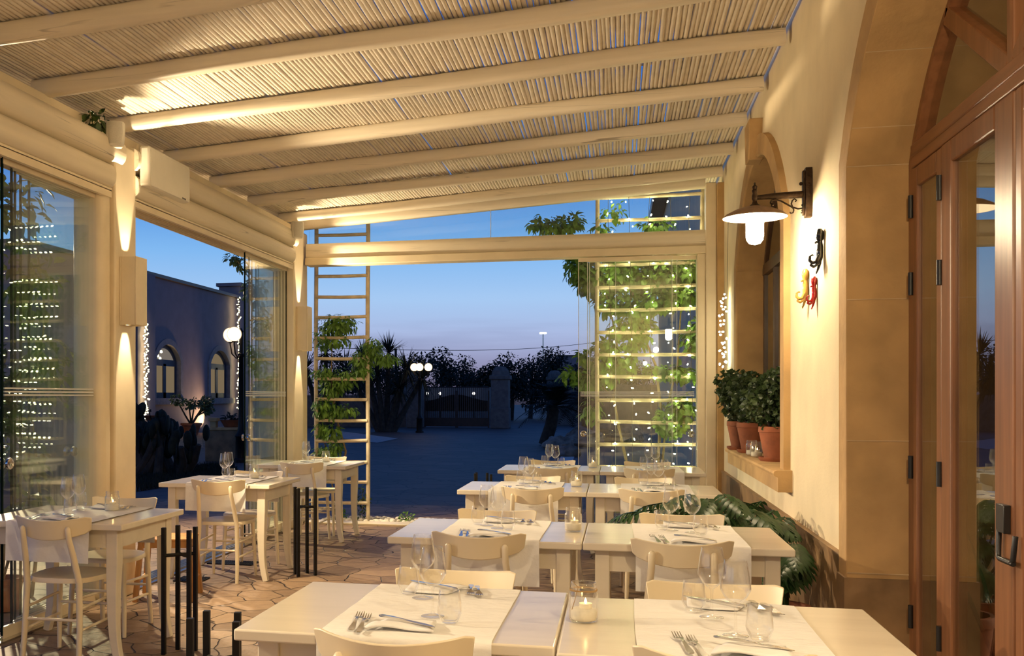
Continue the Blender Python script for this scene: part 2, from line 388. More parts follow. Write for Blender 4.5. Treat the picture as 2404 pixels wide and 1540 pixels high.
# keystone and sill
b = MB(); yk = WIN[0]
b.add([(x,y,z) for x in (.955,1.06) for (y,z) in ((yk-.10,3.20),(yk+.10,3.20),(yk+.15,3.50),(yk-.15,3.50))], [(0,1,2,3),(7,6,5,4),(0,4,5,1),(1,5,6,2),(2,6,7,3),(3,7,4,0)])
struct('trim_5', b, m_stone, 'keystone over the arched window', bevel=.008)
b = MB(); 
prof = [(1.26,.965),(.962,.965),(.945,.958),(.940,.945),(.945,.93),(.966,.92),(.966,.83),(1.26,.83)]
b.add([(x,y,z) for y in (6.735,9.70) for (x,z) in prof], [tuple(range(8)), tuple(range(15,7,-1))] + [(i,8+i,8+(i+1)%8,(i+1)%8) for i in range(8)])
struct('trim_6', b, m_stone, 'moulded stone window sill', ang=.5)
# end quoin where the terrace stops
struct('trim_7', MB().box(.985,1.06,10.9,11.05,0,3.6), m_stone, 'stone strip at the terrace end of the wall', bevel=.008)

# ---- window 1 (dark brown frame, curtain behind)
WX = 1.235
win = struct('window_1', sweep([(0,WX+.03),(0,WX),(-.065,WX),(-.065,WX+.03)], arch_path(WIN[0],WIN[1]-.001,WIN[2],ZS,WIN[4])), m_darkwood, 'arched dark wood window with grey curtain', ang=.5)
b = MB().box(WX-.005,WX+.03,WIN[0]-WIN[1],WIN[0]+WIN[1],ZS-.045,ZS+.045)
for y in (WIN[0]-.62, WIN[0]+.62, WIN[0]): b.box(WX,WX+.03,y-.04,y+.04,.96,ZS)
b.box(WX,WX+.03,WIN[0]-WIN[1],WIN[0]+WIN[1],.96,1.06).box(WX,WX+.03,WIN[0]-.03,WIN[0]+.03,ZS,ZS+WIN[4]-.03)
b.build('window_frame', m_darkwood, win, smooth=False)
b = MB(); A = [(p[0],p[1]) for p in arc(WIN[0],WIN[1]-.03,ZS,WIN[4]-.03)]
b.add([(WX+.016,p[0],p[1]) for p in A]+[(WX+.016,A[-1][0],.97),(WX+.016,A[0][0],.97)], [tuple(range(len(A)+2))])
b.build('pane', m_pane_door, win, smooth=False)
b = MB(); N = 90
for i in range(N+1):
    y = WIN[0]-1.2+2.4*i/N; x = 1.42+.035*math.sin(i*.9)+.015*math.sin(i*2.3)
    b.v += [(x,y,.9),(x,y,3.3)]
b.f += [(2*i,2*i+2,2*i+3,2*i+1) for i in range(N)]
b.build('curtain', m_curtain, win)

# ---- door 1 (arched glazed door)
DX = 1.270; D0, D1 = DOR[0]-DOR[1], DOR[0]+DOR[1]
door = struct('door_1', sweep([(0,DX+.07),(0,DX),(-.075,DX),(-.075,DX+.07)], arch_path(DOR[0],DOR[1]-.001,0,ZS,DOR[4])), m_wood, 'arched red brown wooden door with glass leaves and fanlight', ang=.5)
yc = DOR[0]; b = MB()
b.box(DX-.006,DX+.07,D0+.05,D1-.05,2.43,2.535).box(DX-.010,DX+.07,D0+.05,D1-.05,2.475,2.487)
b.build('transom_rail', m_wood_h, door, smooth=False, bevel=.006)
b = MB(); zc = 2.50
b.box(DX,DX+.06,yc-.03,yc+.03,zc,ZQ+DOR[4]-.04)
for s in (-1,1):
    p0 = Vector((DX+.03,yc+s*.03,zc+.03)); p1 = Vector((DX+.03,yc+s*.70,arch_z(yc+s*.70,*[DOR[0],DOR[1],ZQ,DOR[4]])-.02))
    dd = p1-p0; b.obox((p0+p1)/2, .06, .075, dd.length, 0, -math.atan2(dd.y,dd.z))
b.build('fanlight_bar', m_wood, door, smooth=False, bevel=.006)
A = arc(yc,DOR[1]-.05,ZQ,DOR[4]-.05); b = MB()
b.add([(DX+.035,p[0],p[1]) for p in A], [tuple(range(len(A)))]); b.build('fanlight_pane', m_pane_door, door, smooth=False)
ZD = 2.428
def leaf_(y0, y1, sl, sr, dx):     # door leaf between two edges with stile widths
    e = MB().box(DX+dx,DX+.055,y0,y0+sl,.01,ZD).box(DX+dx,DX+.055,y1-sr,y1,.01,ZD).box(DX+dx,DX+.055,y0+sl,y1-sr,ZD-.09,ZD).box(DX+dx,DX+.055,y0+sl,y1-sr,.01,.22)
    lf = e.build('leaf', m_wood, door, smooth=False, bevel=.008)
    g = MB().box(DX+.008,DX+.013,y0+sl-.005,y1-sr+.005,.21,ZD-.085); g.build('leaf_pane', m_pane_door, lf, smooth=False)
    return lf
lf1 = leaf_(4.522, 4.935, .073, .065, -.004)
lf2 = leaf_(3.746, 4.517, .174, .123, -.008)
lf3 = leaf_(3.085, 3.741, .123, .06, -.004)
lf4 = leaf_(2.665, 3.08, .065, .073, -.004)
for z in (.45, 1.11, 1.92, 2.26):
    b = MB().tube([(DX-.012,4.519,z-.05),(DX-.012,4.519,z+.05)], .013, 10); b.build('hinge', m_black, door)
    b = MB().tube([(DX-.010,4.942,z-.05),(DX-.010,4.942,z+.05)], .011, 10); b.build('hinge', m_black, door)
b = MB().box(DX-.030,DX-.008,3.765,3.838,.968,1.062)
b.tube([(DX-.022,3.830,.975),(DX-.024,3.830,.90),(DX-.026,3.823,.884),(DX-.026,3.808,.879),(DX-.026,3.69,.879)], .009, 10)
b.tube([(DX-.026,3.71,.879),(DX-.026,3.695,.888),(DX-.02,3.69,.97)], .009, 10)
b.build('handle', m_black, lf2, bevel=.004)

# ---- roof: rafters, eave logs, reeds
def rz_(x): return 3.395 + (x+3.5)*.062      # rafter centre line
prof = []
for i in range(20):
    a = 2*PI*i/20; cx, cy = math.cos(a), math.sin(a); k = (abs(cx)**3.4+abs(cy)**3.4)**(-1/3.4); prof.append((cx*k, cy*k))
RY = [-6.4,-5.4,-4.4,-3.4,-2.3,-1.2,-.2,.8,1.78,2.79,3.85,4.97,5.86,6.80,7.78,8.76,9.76,10.72]
for i, y in enumerate(RY):
    rr = random.Random(i); pts = []; rad = []
    for k in range(19):
        x = -3.62 + 4.635*k/18
        pts.append((x+1.3, .008*math.sin(k*.7+i), rz_(x)-3.5+.006*math.sin(k*.5+2*i))); rad.append(.053+.003*math.sin(k*.4+i*1.7))
    o = struct('beam', MB().tube(pts, rad, prof=prof, up=(0,1,0)), m_beam_x, 'cream painted roof rafter', loc=(-1.3, y, 3.5), ang=1.2)
o = struct('beam', MB().tube([(x, 0, rz_(x)-3.5-.005) for x in [-3.62+4.5*k/12 for k in range(13)]], [.075]*13, prof=prof, up=(0,1,0)), m_beam_x, 'cream end rafter above the far glass strip', loc=(0,11.12,3.5), ang=1.2)
# reeds
b = MB(); x = -4.0; i = 0
while x < 1.03:
    r = R.uniform(.0135,.0165); ph = R.uniform(0,9); am = R.uniform(.0005,.003); pts = []; rad = []
    nseg = 38; y0 = R.uniform(-6.9,-6.7)
    for k in range(nseg+1):
        y = y0 + (11.55+R.uniform(-.03,.03)-y0)*k/nseg
        xx = x + am*math.sin(y*1.7+ph) + .0016*math.sin(y*5.1+ph*3) + R.uniform(-.0018,.0018)
        pts.append((xx, y, rz_(xx)+.053+r+.003*math.sin(y*2+ph))); rad.append(r*(1+.13*(k%3==0)+R.uniform(-.06,.06)))
    b.tube(pts, rad, 7); x += r*2 + (R.uniform(-.0015,.0012) if R.random() < .93 else R.uniform(.003,.009)); i += 1
struct('ceiling', b, m_reed, 'roof of pale reeds laid side by side on the rafters', ang=1.3)
b = MB(); x = -4.0                              # second thin layer of crossing battens above the reeds
for y in [-6,-4.8,-3.6,-2.4,-1.2,0,1.1,2.2,3.4,4.5,5.5,6.3,7.3,8.3,9.3,10.2]: b.box(-4,1.0,y-.02,y+.02,0,.02)
for v in range(len(b.v)): b.v[v] = (b.v[v][0], b.v[v][1], b.v[v][2]+rz_(b.v[v][0])+.092)
struct('roof_batten', b, m_reed, 'thin battens above the reeds', smooth=False)

# eave: two stacked logs and a track rail per bay
def log(x0,x1,z0,z1,y0,y1,name,mt,lab,bulge=.6):
    hw, hh = (x1-x0)/2, (z1-z0)/2; pr = []
    for i in range(24):
        a = 2*PI*i/24; cx, cy = math.cos(a), math.sin(a); k = (abs(cx)**3+abs(cy)**3)**(-1/3); pr.append((cx*k*hw, cy*k*hh))
    n = 16; pts = [((x0+x1)/2+.004*math.sin(i*.8), y0+(y1-y0)*i/n-(y0+y1)/2, (z0+z1)/2-3+.003*math.sin(i*1.1)) for i in range(n+1)]
    e = MB().tube(pts, [1-.03*(i in (0,n)) for i in range(n+1)], prof=pr, up=(0,0,1))
    return struct(name, e, mt, lab, loc=(0,(y0+y1)/2,3), ang=1.0)
log(-3.64,-3.36,3.04,3.235,-6.9,6.60,'beam',m_beam_y,'upper eave log of the nearer bay')
log(-3.63,-3.37,2.86,3.045,-6.9,6.47,'beam',m_beam_y,'lower eave log of the nearer bay')
log(-3.64,-3.36,3.04,3.235,6.79,10.62,'beam',m_beam_y,'upper eave log of the farther bay')
log(-3.63,-3.37,2.86,3.045,6.81,10.53,'beam',m_beam_y,'lower eave log of the farther bay')
def rails(y0,y1,lab):
    e = MB().box(-3.64,-3.46+.05,y0,y1,2.845,2.865).box(-3.44,-3.41,y0,y1,2.80,2.85)
    for x in (-3.47,-3.505,-3.54,-3.575,-3.61): e.box(x-.004-.0175,x+.004-.0175,y0,y1,2.81,2.85)
    struct('trim_8', e, m_paint, lab, smooth=False)
rails(-6.9,6.47,'head track of the nearer sliding glass'); rails(6.81,10.54,'head track of the farther sliding glass')
for y0, y1, l in ((-6.9,6.47,'floor track of the nearer sliding glass'),(6.81,10.54,'floor track of the farther sliding glass')):
    e = MB().box(-3.645,-3.435,y0,y1,.0,.012)
    for x in (-3.47,-3.505,-3.54,-3.575,-3.61): e.box(x-.004-.0175,x+.004-.0175,y0,y1,.01,.024)
    struct('trim_9', e, m_steel, l, smooth=False)
# posts
def post(y0,y1,lab,yj):
    struct('pillar', MB().box(-3.63,XI,y0,y1,0,3.20), m_paint, lab, bevel=.012)
post(6.50,6.82,'square cream post of the nearer wall light',0); post(10.54,10.88,'square cream post at the far glass corner',0)
post(2.45,2.77,'square cream post outside the picture',0)
struct('pillar', MB().box(-3.66,-3.42,6.36,6.50,.02,2.86), m_paint, 'rounded jamb beside the nearer post', bevel=.05, seg=5)
struct('pillar', MB().box(-3.62,-3.45,10.88,11.20,0,3.28), m_paint, 'cream corner jamb behind the far post', bevel=.02)
# far end: header log, rail, glass strip, end post, threshold
def xlog(x0,x1,y,z0,z1,dep,lab):
    pr = []
    for i in range(24):
        a = 2*PI*i/24; cx, cy = math.cos(a), math.sin(a); k = (abs(cx)**4+abs(cy)**4)**(-1/4); pr.append((cx*k*dep, cy*k*(z1-z0)/2))
    struct('beam', MB().tube([(x0+(x1-x0)*i/10-(x0+x1)/2,.003*math.sin(i),0) for i in range(11)], 1, prof=pr, up=(0,1,0)), m_beam_x, lab, loc=((x0+x1)/2,y,(z0+z1)/2), ang=1.0)
xlog(-3.42,.90,YB,2.985,3.135,.09,'cream header log across the far opening')
e = MB().box(-3.42,.90,YB-.10,YB+.10,2.90,2.98)
struct('trim_10', e, m_paint, 'head track of the far sliding glass', bevel=.006)
struct('pillar', MB().box(.88,.985,10.98,11.16,0,3.62), m_paint, 'cream end post against the building wall', bevel=.01)
struct('pillar', MB().box(.80,.88,11.02,11.14,0,2.9), m_paint, 'slim jamb of the far glass', bevel=.008)
struct('trim_11', MB().box(-3.42,.90,YB-.12,YB+.12,0,.02), m_paint, 'pale threshold of the far opening', bevel=.004)
g = struct('window_2', MB().add([(-3.40,YB-.01,3.13),(.9,YB-.01,3.13),(.9,YB-.01,3.60),(-3.40,YB-.01,3.32),(-3.40,YB+.01,3.13),(.9,YB+.01,3.13),(.9,YB+.01,3.60),(-3.40,YB+.01,3.32)], [(0,1,2,3),(7,6,5,4),(0,4,5,1),(1,5,6,2),(2,6,7,3),(3,7,4,0)]), m_pane, 'fixed glass strip above the far header', smooth=False)
e = MB().box(-1.343,-1.339,YB-.012,YB+.012,3.13,3.46); e.build('pane_joint', m_frost, g, smooth=False)

# sliding glass panes
def pane(a0, a1, along, pos, z0, z1, lab, knob=None, grp=None, edge='both'):
    if along == 'Y': bx = lambda e,x,y0,y1,za,zb,t: e.box(x-t,x+t,y0,y1,za,zb)
    else: bx = lambda e,x,y0,y1,za,zb,t: e.box(y0,y1,x-t,x+t,za,zb)
    p = MB(); bx(p,pos,a0,a1,z0,z1,.004); o = p.build('sliding_glass_pane', m_pane, None, smooth=False)
    tag(o, lab, 'glass pane', grp)
    w_ = 1 if along == 'Y' else .45
    e = MB(); bx(e,pos,a0-.007*w_,a0+.005*w_,z0,z1,.006); bx(e,pos,a1-.004*w_,a1+.004*w_,z0,z1,.0055); e.build('pane_edge', m_edge if along=='Y' else m_frost, o, smooth=False)
    e = MB()
    for z in (1.428,1.448,1.468): bx(e,pos,a0+.02,a1-.02,z,z+.008,.0048)
    e.build('frosted_stripe', m_frost, o, smooth=False)
    e = MB(); bx(e,pos,a0,a1,z0-.02,z0+.05,.009); e.build('bottom_shoe', m_paint, o, smooth=False); e = MB(); bx(e,pos,a0,a1,z1-.04,z1,.009); e.build('top_shoe', m_paint, o, smooth=False)
    if knob is not None:
        e = MB()
        for s in (-1,1):
            k = MB().lathe([(.012,.0),(.012,.012),(.032,.014),(.034,.03),(.026,.036),(.018,.030)], 18)
            mm = Matrix.Translation((pos+s*.004,knob[0],knob[1]) if along=='Y' else (knob[0],pos+s*.004,knob[1])) @ (Matrix.Rotation(s*PI/2,4,'Y') if along=='Y' else Matrix.Rotation(-s*PI/2,4,'X'))
            e.add([mm @ Vector(v) for v in k.v], k.f)
        e.build('round_knob', m_steel, o)
    return o
GN = 'sliding panes stacked at the nearer post'
for (a, x, l, kn) in ((5.29,-3.4875,'glass pane of nearer stack reaching farthest towards the dining room',(5.325,1.03)),(5.44,-3.5225,'second pane of the nearer glass stack, just past the knobbed one',None),(5.53,-3.5575,'third pane in the nearer glass stack by the wall light post',None),(5.645,-3.5925,'fourth pane in the nearer glass stack by the wall light post',None),(5.794,-3.6275,'outermost pane of the nearer glass stack, with knob at the jamb',(6.30,1.05))):
    pane(a, 6.37, 'Y', x, .03, 2.82, l, kn, GN)
GF = 'sliding panes stacked at the far post'
for (a, x, l, kn) in ((9.272,-3.4875,'glass pane of the far stack nearest the dining tables',(9.31,1.03)),(9.483,-3.5225,'second pane in the far glass stack on the open side',None),(9.657,-3.5575,'third pane in the far glass stack on the open side',None),(9.872,-3.5925,'fourth pane in the far glass stack on the open side',None),(10.045,-3.6275,'outermost pane of the far glass stack, knob at the post',(10.46,1.03))):
    pane(a, 10.53, 'Y', x, .03, 2.82, l, kn, GF)
GB = 'sliding panes across the far end'
for (a0, a1, y, l, kn) in ((-.403,.55,11.03,'glass pane at far end reaching farthest into the open gap',(-.35,1.03)),(-.31,.60,11.065,'second pane of the far end glass, before the lit trellis',None),(-.29,.795,11.10,'third pane of the far end glass, before the lit trellis',None),(-.02,.795,11.135,'shortest pane of the far end glass, knob at wall jamb',(.75,1.03))):
    pane(a0, a1, 'X', y, .04, 2.89, l, kn, GB)
struct('trim_12', MB().box(-3.66,-3.53,-6.9,11.1,3.20,3.338), m_paint, 'wall plate the rafters rest on', smooth=False)
# ================================================================ TABLES
TW, TD, TZ = .915, .785, .75
def make_table(label):
    t = thing('dining_table', label, 'table', group='white dining tables')
    MB().box(-TW/2,TW/2,-TD/2,TD/2,TZ-.034,TZ).build('tabletop', m_table, t, bevel=.006, seg=3)
    ix, iy = TW/2-.065, TD/2-.065
    b = MB().box(-ix,ix,-iy,-iy+.02,.615,TZ-.034).box(-ix,ix,iy-.02,iy,.615,TZ-.034).box(-ix,-ix+.02,-iy,iy,.615,TZ-.034).box(ix-.02,ix,-iy,iy,.615,TZ-.034)
    b.build('apron', m_table, t, smooth=False)
    for sx in (-1,1):
        for sy in (-1,1):
            pts = []; rad = []
            for k in range(13):
                z = (TZ-.034)*(1-k/12); f = max(0,(k-3)/9)
                off = -.004*math.sin(PI*min(1,f*1.4)) + .030*max(0,f-.60)**2/.16
                r = .033 if k < 3 else .033-.012*f
                pts.append((sx*(ix-.022+off), sy*(iy-.022), z)); rad.append(r*1.414)
            pr = [(math.cos(PI/4+i*PI/2), math.sin(PI/4+i*PI/2)) for i in range(4)]
            MB().tube(pts, rad, prof=pr, up=(0,1,0)).build('leg', m_table, t, ang=.5, bevel=.004)
    return t
TABLES = {  # key: centre x, y, phrase used in labels
 'R1L': (-.622,3.170,'courtyard-side table of first row'), 'R1R': (.300,3.105,'wall-side table of first row'),
 'R2L': (-.617,5.175,'courtyard-side table of second row'), 'R2R': (.303,5.175,'wall-side table of second row'),
 'R3L': (-.672,7.71,'courtyard-side table of third row'), 'R3R': (.250,7.71,'wall-side table of third row'),
 'R4L': (-.617,9.79,'courtyard-side table of last row'), 'R4R': (.303,9.79,'wall-side table of last row'),
 'T1': (-2.985,5.30,'small table by nearer sliding glass'), 'T2': (-3.035,7.775,'small table in open left bay'), 'T3': (-3.02,9.94,'small table by climbing-plant ladder')}
tl = {'R1L':'white table nearest the viewer, courtyard end of first row','R1R':'white table nearest the viewer, beside the brown door','R2L':'white table in second row, courtyard end','R2R':'white table in second row, wall end by the leafy plant',
 'R3L':'white table in third row, courtyard end','R3R':'white table in third row, wall end below the window sill plants','R4L':'white table in last row, courtyard end','R4R':'white table in last row, before the lit trellis',
 'T1':'small white table beside the nearer stack of sliding glass','T2':'small white table in the open bay between the two posts','T3':'small white table by the ladder with the climbing plant'}
tab0 = None
for k,(x,y,p) in TABLES.items():
    if tab0 is None: tab0 = make_table(tl[k]); tab0.location = (x,y,0)
    else: dup(tab0,(x,y,0),R.uniform(-.004,.004),tl[k])

# ================================================================ CHAIRS
def make_chair(label):
    t = thing('dining_chair', label, 'chair', group='ivory cafe chairs')
    # seat: rounded trapezoid, slightly dished
    out = []
    for i in range(40):
        a = 2*PI*i/40; cx, cy = math.cos(a), math.sin(a); k = (abs(cx)**3.6+abs(cy)**3.6)**(-1/3.6)
        yy = cy*k*.20; xx = cx*k*(.205 if yy > 0 else .205+yy*.14); out.append((xx, yy))
    b = MB(); n = 40
    rings = [(1,.436),(1,.452),(.975,.461),(.8,.460),(.45,.455)]
    for (s_, z) in rings: b.v += [(p[0]*s_, p[1]*s_, z) for p in out]
    for r in range(len(rings)-1): b.f += [(r*n+i, r*n+(i+1)%n, (r+1)*n+(i+1)%n, (r+1)*n+i) for i in range(n)]
    b.f += [tuple(range(n-1,-1,-1)), tuple((len(rings)-1)*n+i for i in range(n))]
    b.build('seat', m_chair, t, ang=.6)
    # curved backrest board
    b = MB(); N = 18; hw = .222
    for i in range(N+1):
        f = -1+2*i/N; x = f*hw; y = -.262+.085*f*f
        ed = .012*(abs(f) > .95)
        zb, zt = .670+.040*f*f+ed, .775+.022*f*f-ed*.8
        for (yy, z) in ((y-.007, zb),(y+.007,zb),(y+.007-.018,zt),(y-.007-.018,zt)): b.v.append((x*(.955 if z == zb else 1), yy, z))
    for i in range(N):
        o = 4*i
        b.f += [(o+j, o+(j+1)%4, o+4+(j+1)%4, o+4+j) for j in range(4)]
    b.f += [(0,3,2,1),(4*N,4*N+1,4*N+2,4*N+3)]
    b.build('backrest', m_chair, t, ang=.7, bevel=.004)
    for s in (-1,1):
        # rear post: foot, seat joint, rounded top behind the board
        pts = [(s*.165,-.225,0),(s*.160,-.205,.2),(s*.152,-.195,.44),(s*.140,-.232,.58),(s*.132,-.262,.67),(s*.130,-.276,.735),(s*.130,-.277,.746)]
        MB().tube(pts,[.0135,.016,.0175,.0165,.0155,.0145,.007],12).build('leg', m_chair, t, ang=1.2)
        pts = [(s*.178,.172,0),(s*.170,.160,.22),(s*.160,.148,.438)]
        MB().tube(pts,[.0115,.0155,.0165],12).build('leg', m_chair, t, ang=1.2)
        for (z0, z1) in ((.305,.32),(.19,.20)):
            MB().tube([(s*.157,-.200,z0),(s*.167,.156,z1)],.0085,8).build('stretcher', m_chair, t, ang=1.2)
    MB().tube([(-.159,-.203,.245),(.159,-.203,.245)],.0085,8).build('stretcher', m_chair, t, ang=1.2)
    MB().tube([(-.167,.155,.265),(.167,.155,.265)],.0085,8).build('stretcher', m_chair, t, ang=1.2)
    return t
CH = {}   # (x, y-of-board, front/back)
CH = {'R1L':(-.588,2.618,-.579,3.67),'R1R':(.255,2.62,.314,3.60),'R2L':(-.635,4.684,-.66,5.70),'R2R':(.275,4.65,.333,5.72),'R3L':(-.585,7.18,-.66,8.24),'R3R':(.225,7.19,.20,8.25),
 'R4L':(-.57,9.29,-.627,10.34),'R4R':(.27,9.27,.28,10.27),'T1':(-2.905,4.80,-3.015,5.88),'T2':(-2.985,7.28,-2.98,8.24),'T3':(-2.985,9.42,-3.0,10.41)}
cw = {'R1L':'courtyard-side table, first row','R1R':'wall-side table, first row','R2L':'courtyard-side table, second row','R2R':'wall-side table, second row','R3L':'courtyard-side table, third row','R3R':'wall-side table, third row','R4L':'courtyard-side table, last row','R4R':'wall-side table, last row','T1':'small table by nearer sliding glass','T2':'small table in open left bay','T3':'small table by plant ladder'}
ch0 = None
for k,(xf,yf,xb,yb) in CH.items():
    for (xx,yy,rz,w) in ((xf,yf+.262,0,'ivory chair with its back to the viewer, '),(xb,yb-.180,PI,'ivory chair facing the viewer, ')):
        lab = w+cw[k]
        if ch0 is None: ch0 = make_chair(lab); ch0.location = (xx,yy,0)
        else: dup(ch0,(xx,yy,0),rz+R.uniform(-.02,.02),lab)

# ================================================================ LINEN, GLASS, CUTLERY
def runner(k, x, y, ov=.21):
    b = MB(); nx, ny = 18, 70; w = .495; hd = TD/2+.004; rr = random.Random(k)
    sx = rr.uniform(0,50)
    Ls = hd*2+ov*2
    for j in range(ny+1):
        t = -Ls/2+Ls*j/ny
        for i in range(nx+1):
            xx = -w/2+w*i/nx; a = abs(t)
            wr = noise.noise(Vector((xx*5+sx, t*9, 1.3)))*.0022+noise.noise(Vector((xx*14+sx, t*3, 4)))*.0012
            if a <= hd-.012: yy, z = t, TZ+.0045+max(-.002,wr)
            else:
                d = a-(hd-.012); c_ = min(d,.019)/.019*PI/2
                yy = (hd-.012+.012*math.sin(c_)); z = TZ+.0045-.012*(1-math.cos(c_))-max(0,d-.019)
                yy += .004*math.sin(xx*22+sx)*min(1,d*6)+abs(wr)*1.5; yy *= (1 if t > 0 else -1)
            b.v.append((xx+.004*math.sin(t*4+sx), yy, z))
    n = nx+1
    b.f = [(j*n+i, j*n+i+1, (j+1)*n+i+1, (j+1)*n+i) for j in range(ny) for i in range(nx)]
    o = b.build('table_runner', m_cloth, None, loc=(x,y,0), ang=2)
    return tag(o, 'white linen runner over the '+TABLES[k][2], 'table runner', 'white linen runners')
for k,(x,y,p) in TABLES.items():
    runner(k, x+{'R1L':.045,'R1R':.0}.get(k,.02), y)

def make_wine(label):
    t = thing('wine_glass', label, 'wine glass', group='stemmed wine glasses')
    MB().lathe_open([(.006,.088),(.016,.094),(.030,.108),(.0405,.128),(.041,.134),(.038,.160),(.0335,.190),(.0300,.210),(.0292,.2105),(.0286,.209),(.0320,.190),(.0365,.160),(.0394,.135),(.0388,.129),(.029,.1105),(.015,.097),(.0,.093)],28).build('bowl', m_glass, t, ang=1.5)
    MB().lathe_open([(.0065,.008),(.0045,.016),(.0036,.04),(.0036,.07),(.0045,.082),(.0075,.0895)],14).build('stem', m_glass, t, ang=1.5)
    MB().lathe_open([(0,.0005),(.034,.0005),(.0355,.0016),(.034,.0028),(.015,.0052),(.0065,.0085),(0,.009)],28).build('foot', m_glass, t, ang=1.5)
    return t
def make_tumbler(label):
    t = MB().lathe_open([(0,.001),(.021,.001),(.0235,.003),(.036,.030),(.0365,.036),(.034,.062),(.0300,.096),(.0294,.0966),(.0288,.096),(.0325,.062),(.0350,.036),(.0345,.031),(.022,.009),(0,.008)],28).build('water_tumbler', m_glass, None, ang=1.5)
    return tag(t, label, 'water glass', 'stemless water tumblers')
def make_jar(label, twine):
    t = thing('candle_jar', label, 'candle jar', group='candle jars')
    h = .118
    MB().lathe_open([(0,.001),(.036,.001),(.0415,.006),(.0425,.012),(.0425,.080),(.041,.088),(.0365,.093),(.0375,.096),(.0375,.101),(.036,.104),(.0375,.106),(.0375,.112),(.0360,.118),(.0345,.118),(.0335,.112),(.0335,.094),(.0385,.086),(.0400,.079),(.0400,.012),(.036,.006),(0,.005)],28).build('jar_body', m_jar, t, ang=1.5)
    b = MB().lathe_open([(0,.0065),(.0345,.0065),(.0388,.013),(.0388,.037),(.030,.0405),(.012,.042),(0,.041)],28); b.build('salt_fill', m_sand, t, ang=1.5)
    if twine:
        pts = [(.0395*math.cos(a), .0395*math.sin(a), .0945+.001*math.sin(3*a)) for a in [2*PI*i/26 for i in range(26)]]; pts.append(pts[0])
        b = MB().tube(pts,.0013,6); b.tube([(.0395*math.cos(a), .0395*math.sin(a), .097) for a in [2*PI*i/26 for i in range(27)]],.0013,6)
        b.tube([(-.018,-.037,.095),(-.024,-.044,.07),(-.032,-.048,.044)],.0011,6); b.tube([(-.018,-.037,.096),(-.014,-.041,.108),(-.026,-.034,.121)],.0011,6)
        b.build('twine', m_twine, t)
    return t
def make_candle(label):
    t = thing('tealight', label, 'tea light', group='tea lights in jars')
    MB().lathe_open([(0,0),(.0185,0),(.019,.002),(.019,.0145),(.0183,.0145),(.018,.0125),(.006,.0118),(0,.0116)],20).build('cup', m_wax, t, ang=.8)
    MB().lathe_open([(0,.0125),(.0032,.016),(.0038,.020),(.0022,.026),(0,.031)],10).build('flame', m_flame, t, ang=2)
    return t
def make_fork(label):
    b = MB()
    # handle: flat tapering bar, then neck, head and four tines (along +Y, tines at +Y)
    def strip(pts):      # list of (y, z, halfwidth, thickness)
        n = len(pts)
        for (y,z,w,th) in pts: b.v += [(-w,y,z-th/2),(w,y,z-th/2),(w,y,z+th/2),(-w,y,z+th/2)]
        o = len(b.v)-4*n
        for i in range(n-1): b.f += [(o+4*i+j, o+4*i+(j+1)%4, o+4*i+4+(j+1)%4, o+4*i+4+j) for j in range(4)]
        b.f += [(o,o+3,o+2,o+1),(o+4*n-4,o+4*n-3,o+4*n-2,o+4*n-1)]
    strip([(-.105,.004,.005,.002),(-.100,.004,.0085,.0025),(-.08,.005,.0095,.0025),(-.04,.008,.006,.003),(0,.012,.0036,.0032),(.03,.011,.0038,.003),(.042,.008,.009,.0025),(.052,.006,.0125,.0022),(.060,.006,.0125,.002)])
    for x in (-.0105,-.0035,.0035,.0105):
        o = len(b.v)
        for (y,z,w) in ((.058,.006,.0021),(.08,.0075,.0019),(.105,.012,.0009)): b.v += [(x-w,y,z-.001),(x+w,y,z-.001),(x+w,y,z+.001),(x-w,y,z+.001)]
        for i in range(2): b.f += [(o+4*i+j, o+4*i+(j+1)%4, o+4*i+4+(j+1)%4, o+4*i+4+j) for j in range(4)]
        b.f.append((o+8,o+9,o+10,o+11))
    return tag(b.build('fork', m_steel, None, ang=.6), label, 'fork', 'table forks')
def make_knife(label):
    b = MB(); pts = [(-.112,.0045,.003,.004),(-.105,.005,.006,.006),(-.06,.006,.0065,.0065),(-.015,.006,.0045,.006),(-.005,.006,.0055,.004),(.01,.006,.0085,.0022),(.06,.0055,.010,.0018),(.09,.005,.008,.0016),(.108,.0045,.0015,.0014)]
    n = len(pts)
    for (y,z,w,th) in pts: b.v += [(-w,y,z-th/2),(w*.7,y,z-th/2),(w*.7,y,z+th/2),(-w,y,z+th/2)]
    for i in range(n-1): b.f += [(4*i+j, 4*i+(j+1)%4, 4*i+4+(j+1)%4, 4*i+4+j) for j in range(4)]
    b.f += [(0,3,2,1),(4*n-4,4*n-3,4*n-2,4*n-1)]
    return tag(b.build('table_knife', m_steel, None, ang=.6), label, 'knife', 'table knives')
def make_napkin(label):
    # linen napkin folded to a soft wedge
    b = MB(); N = 12; M_ = 10
    for j in range(M_+1):
        for i in range(N+1):
            u, v = i/N, j/M_; x = (u-.5)*.20*(1-.25*v); y = (v-.5)*.13
            z = .006+.005*math.sin(PI*u)*(1-.6*v)+.004*math.sin(u*7+v*3)*(1-v)+.005*max(0,u-.75)*4*v+.004*math.sin(v*5)
            b.v.append((x+.01*v, y+.012*math.sin(u*3), max(.0015,z-.004)))
    n = N+1; b.f = [(j*n+i, j*n+i+1, (j+1)*n+i+1, (j+1)*n+i) for j in range(M_) for i in range(N)]
    o = b.build('napkin', m_cloth, None, ang=.9); sd = o.modifiers.new('fold','SOLIDIFY'); sd.thickness = .006; sd.offset = 1
    return tag(o, label, 'napkin', 'folded linen napkins')
P0 = {}
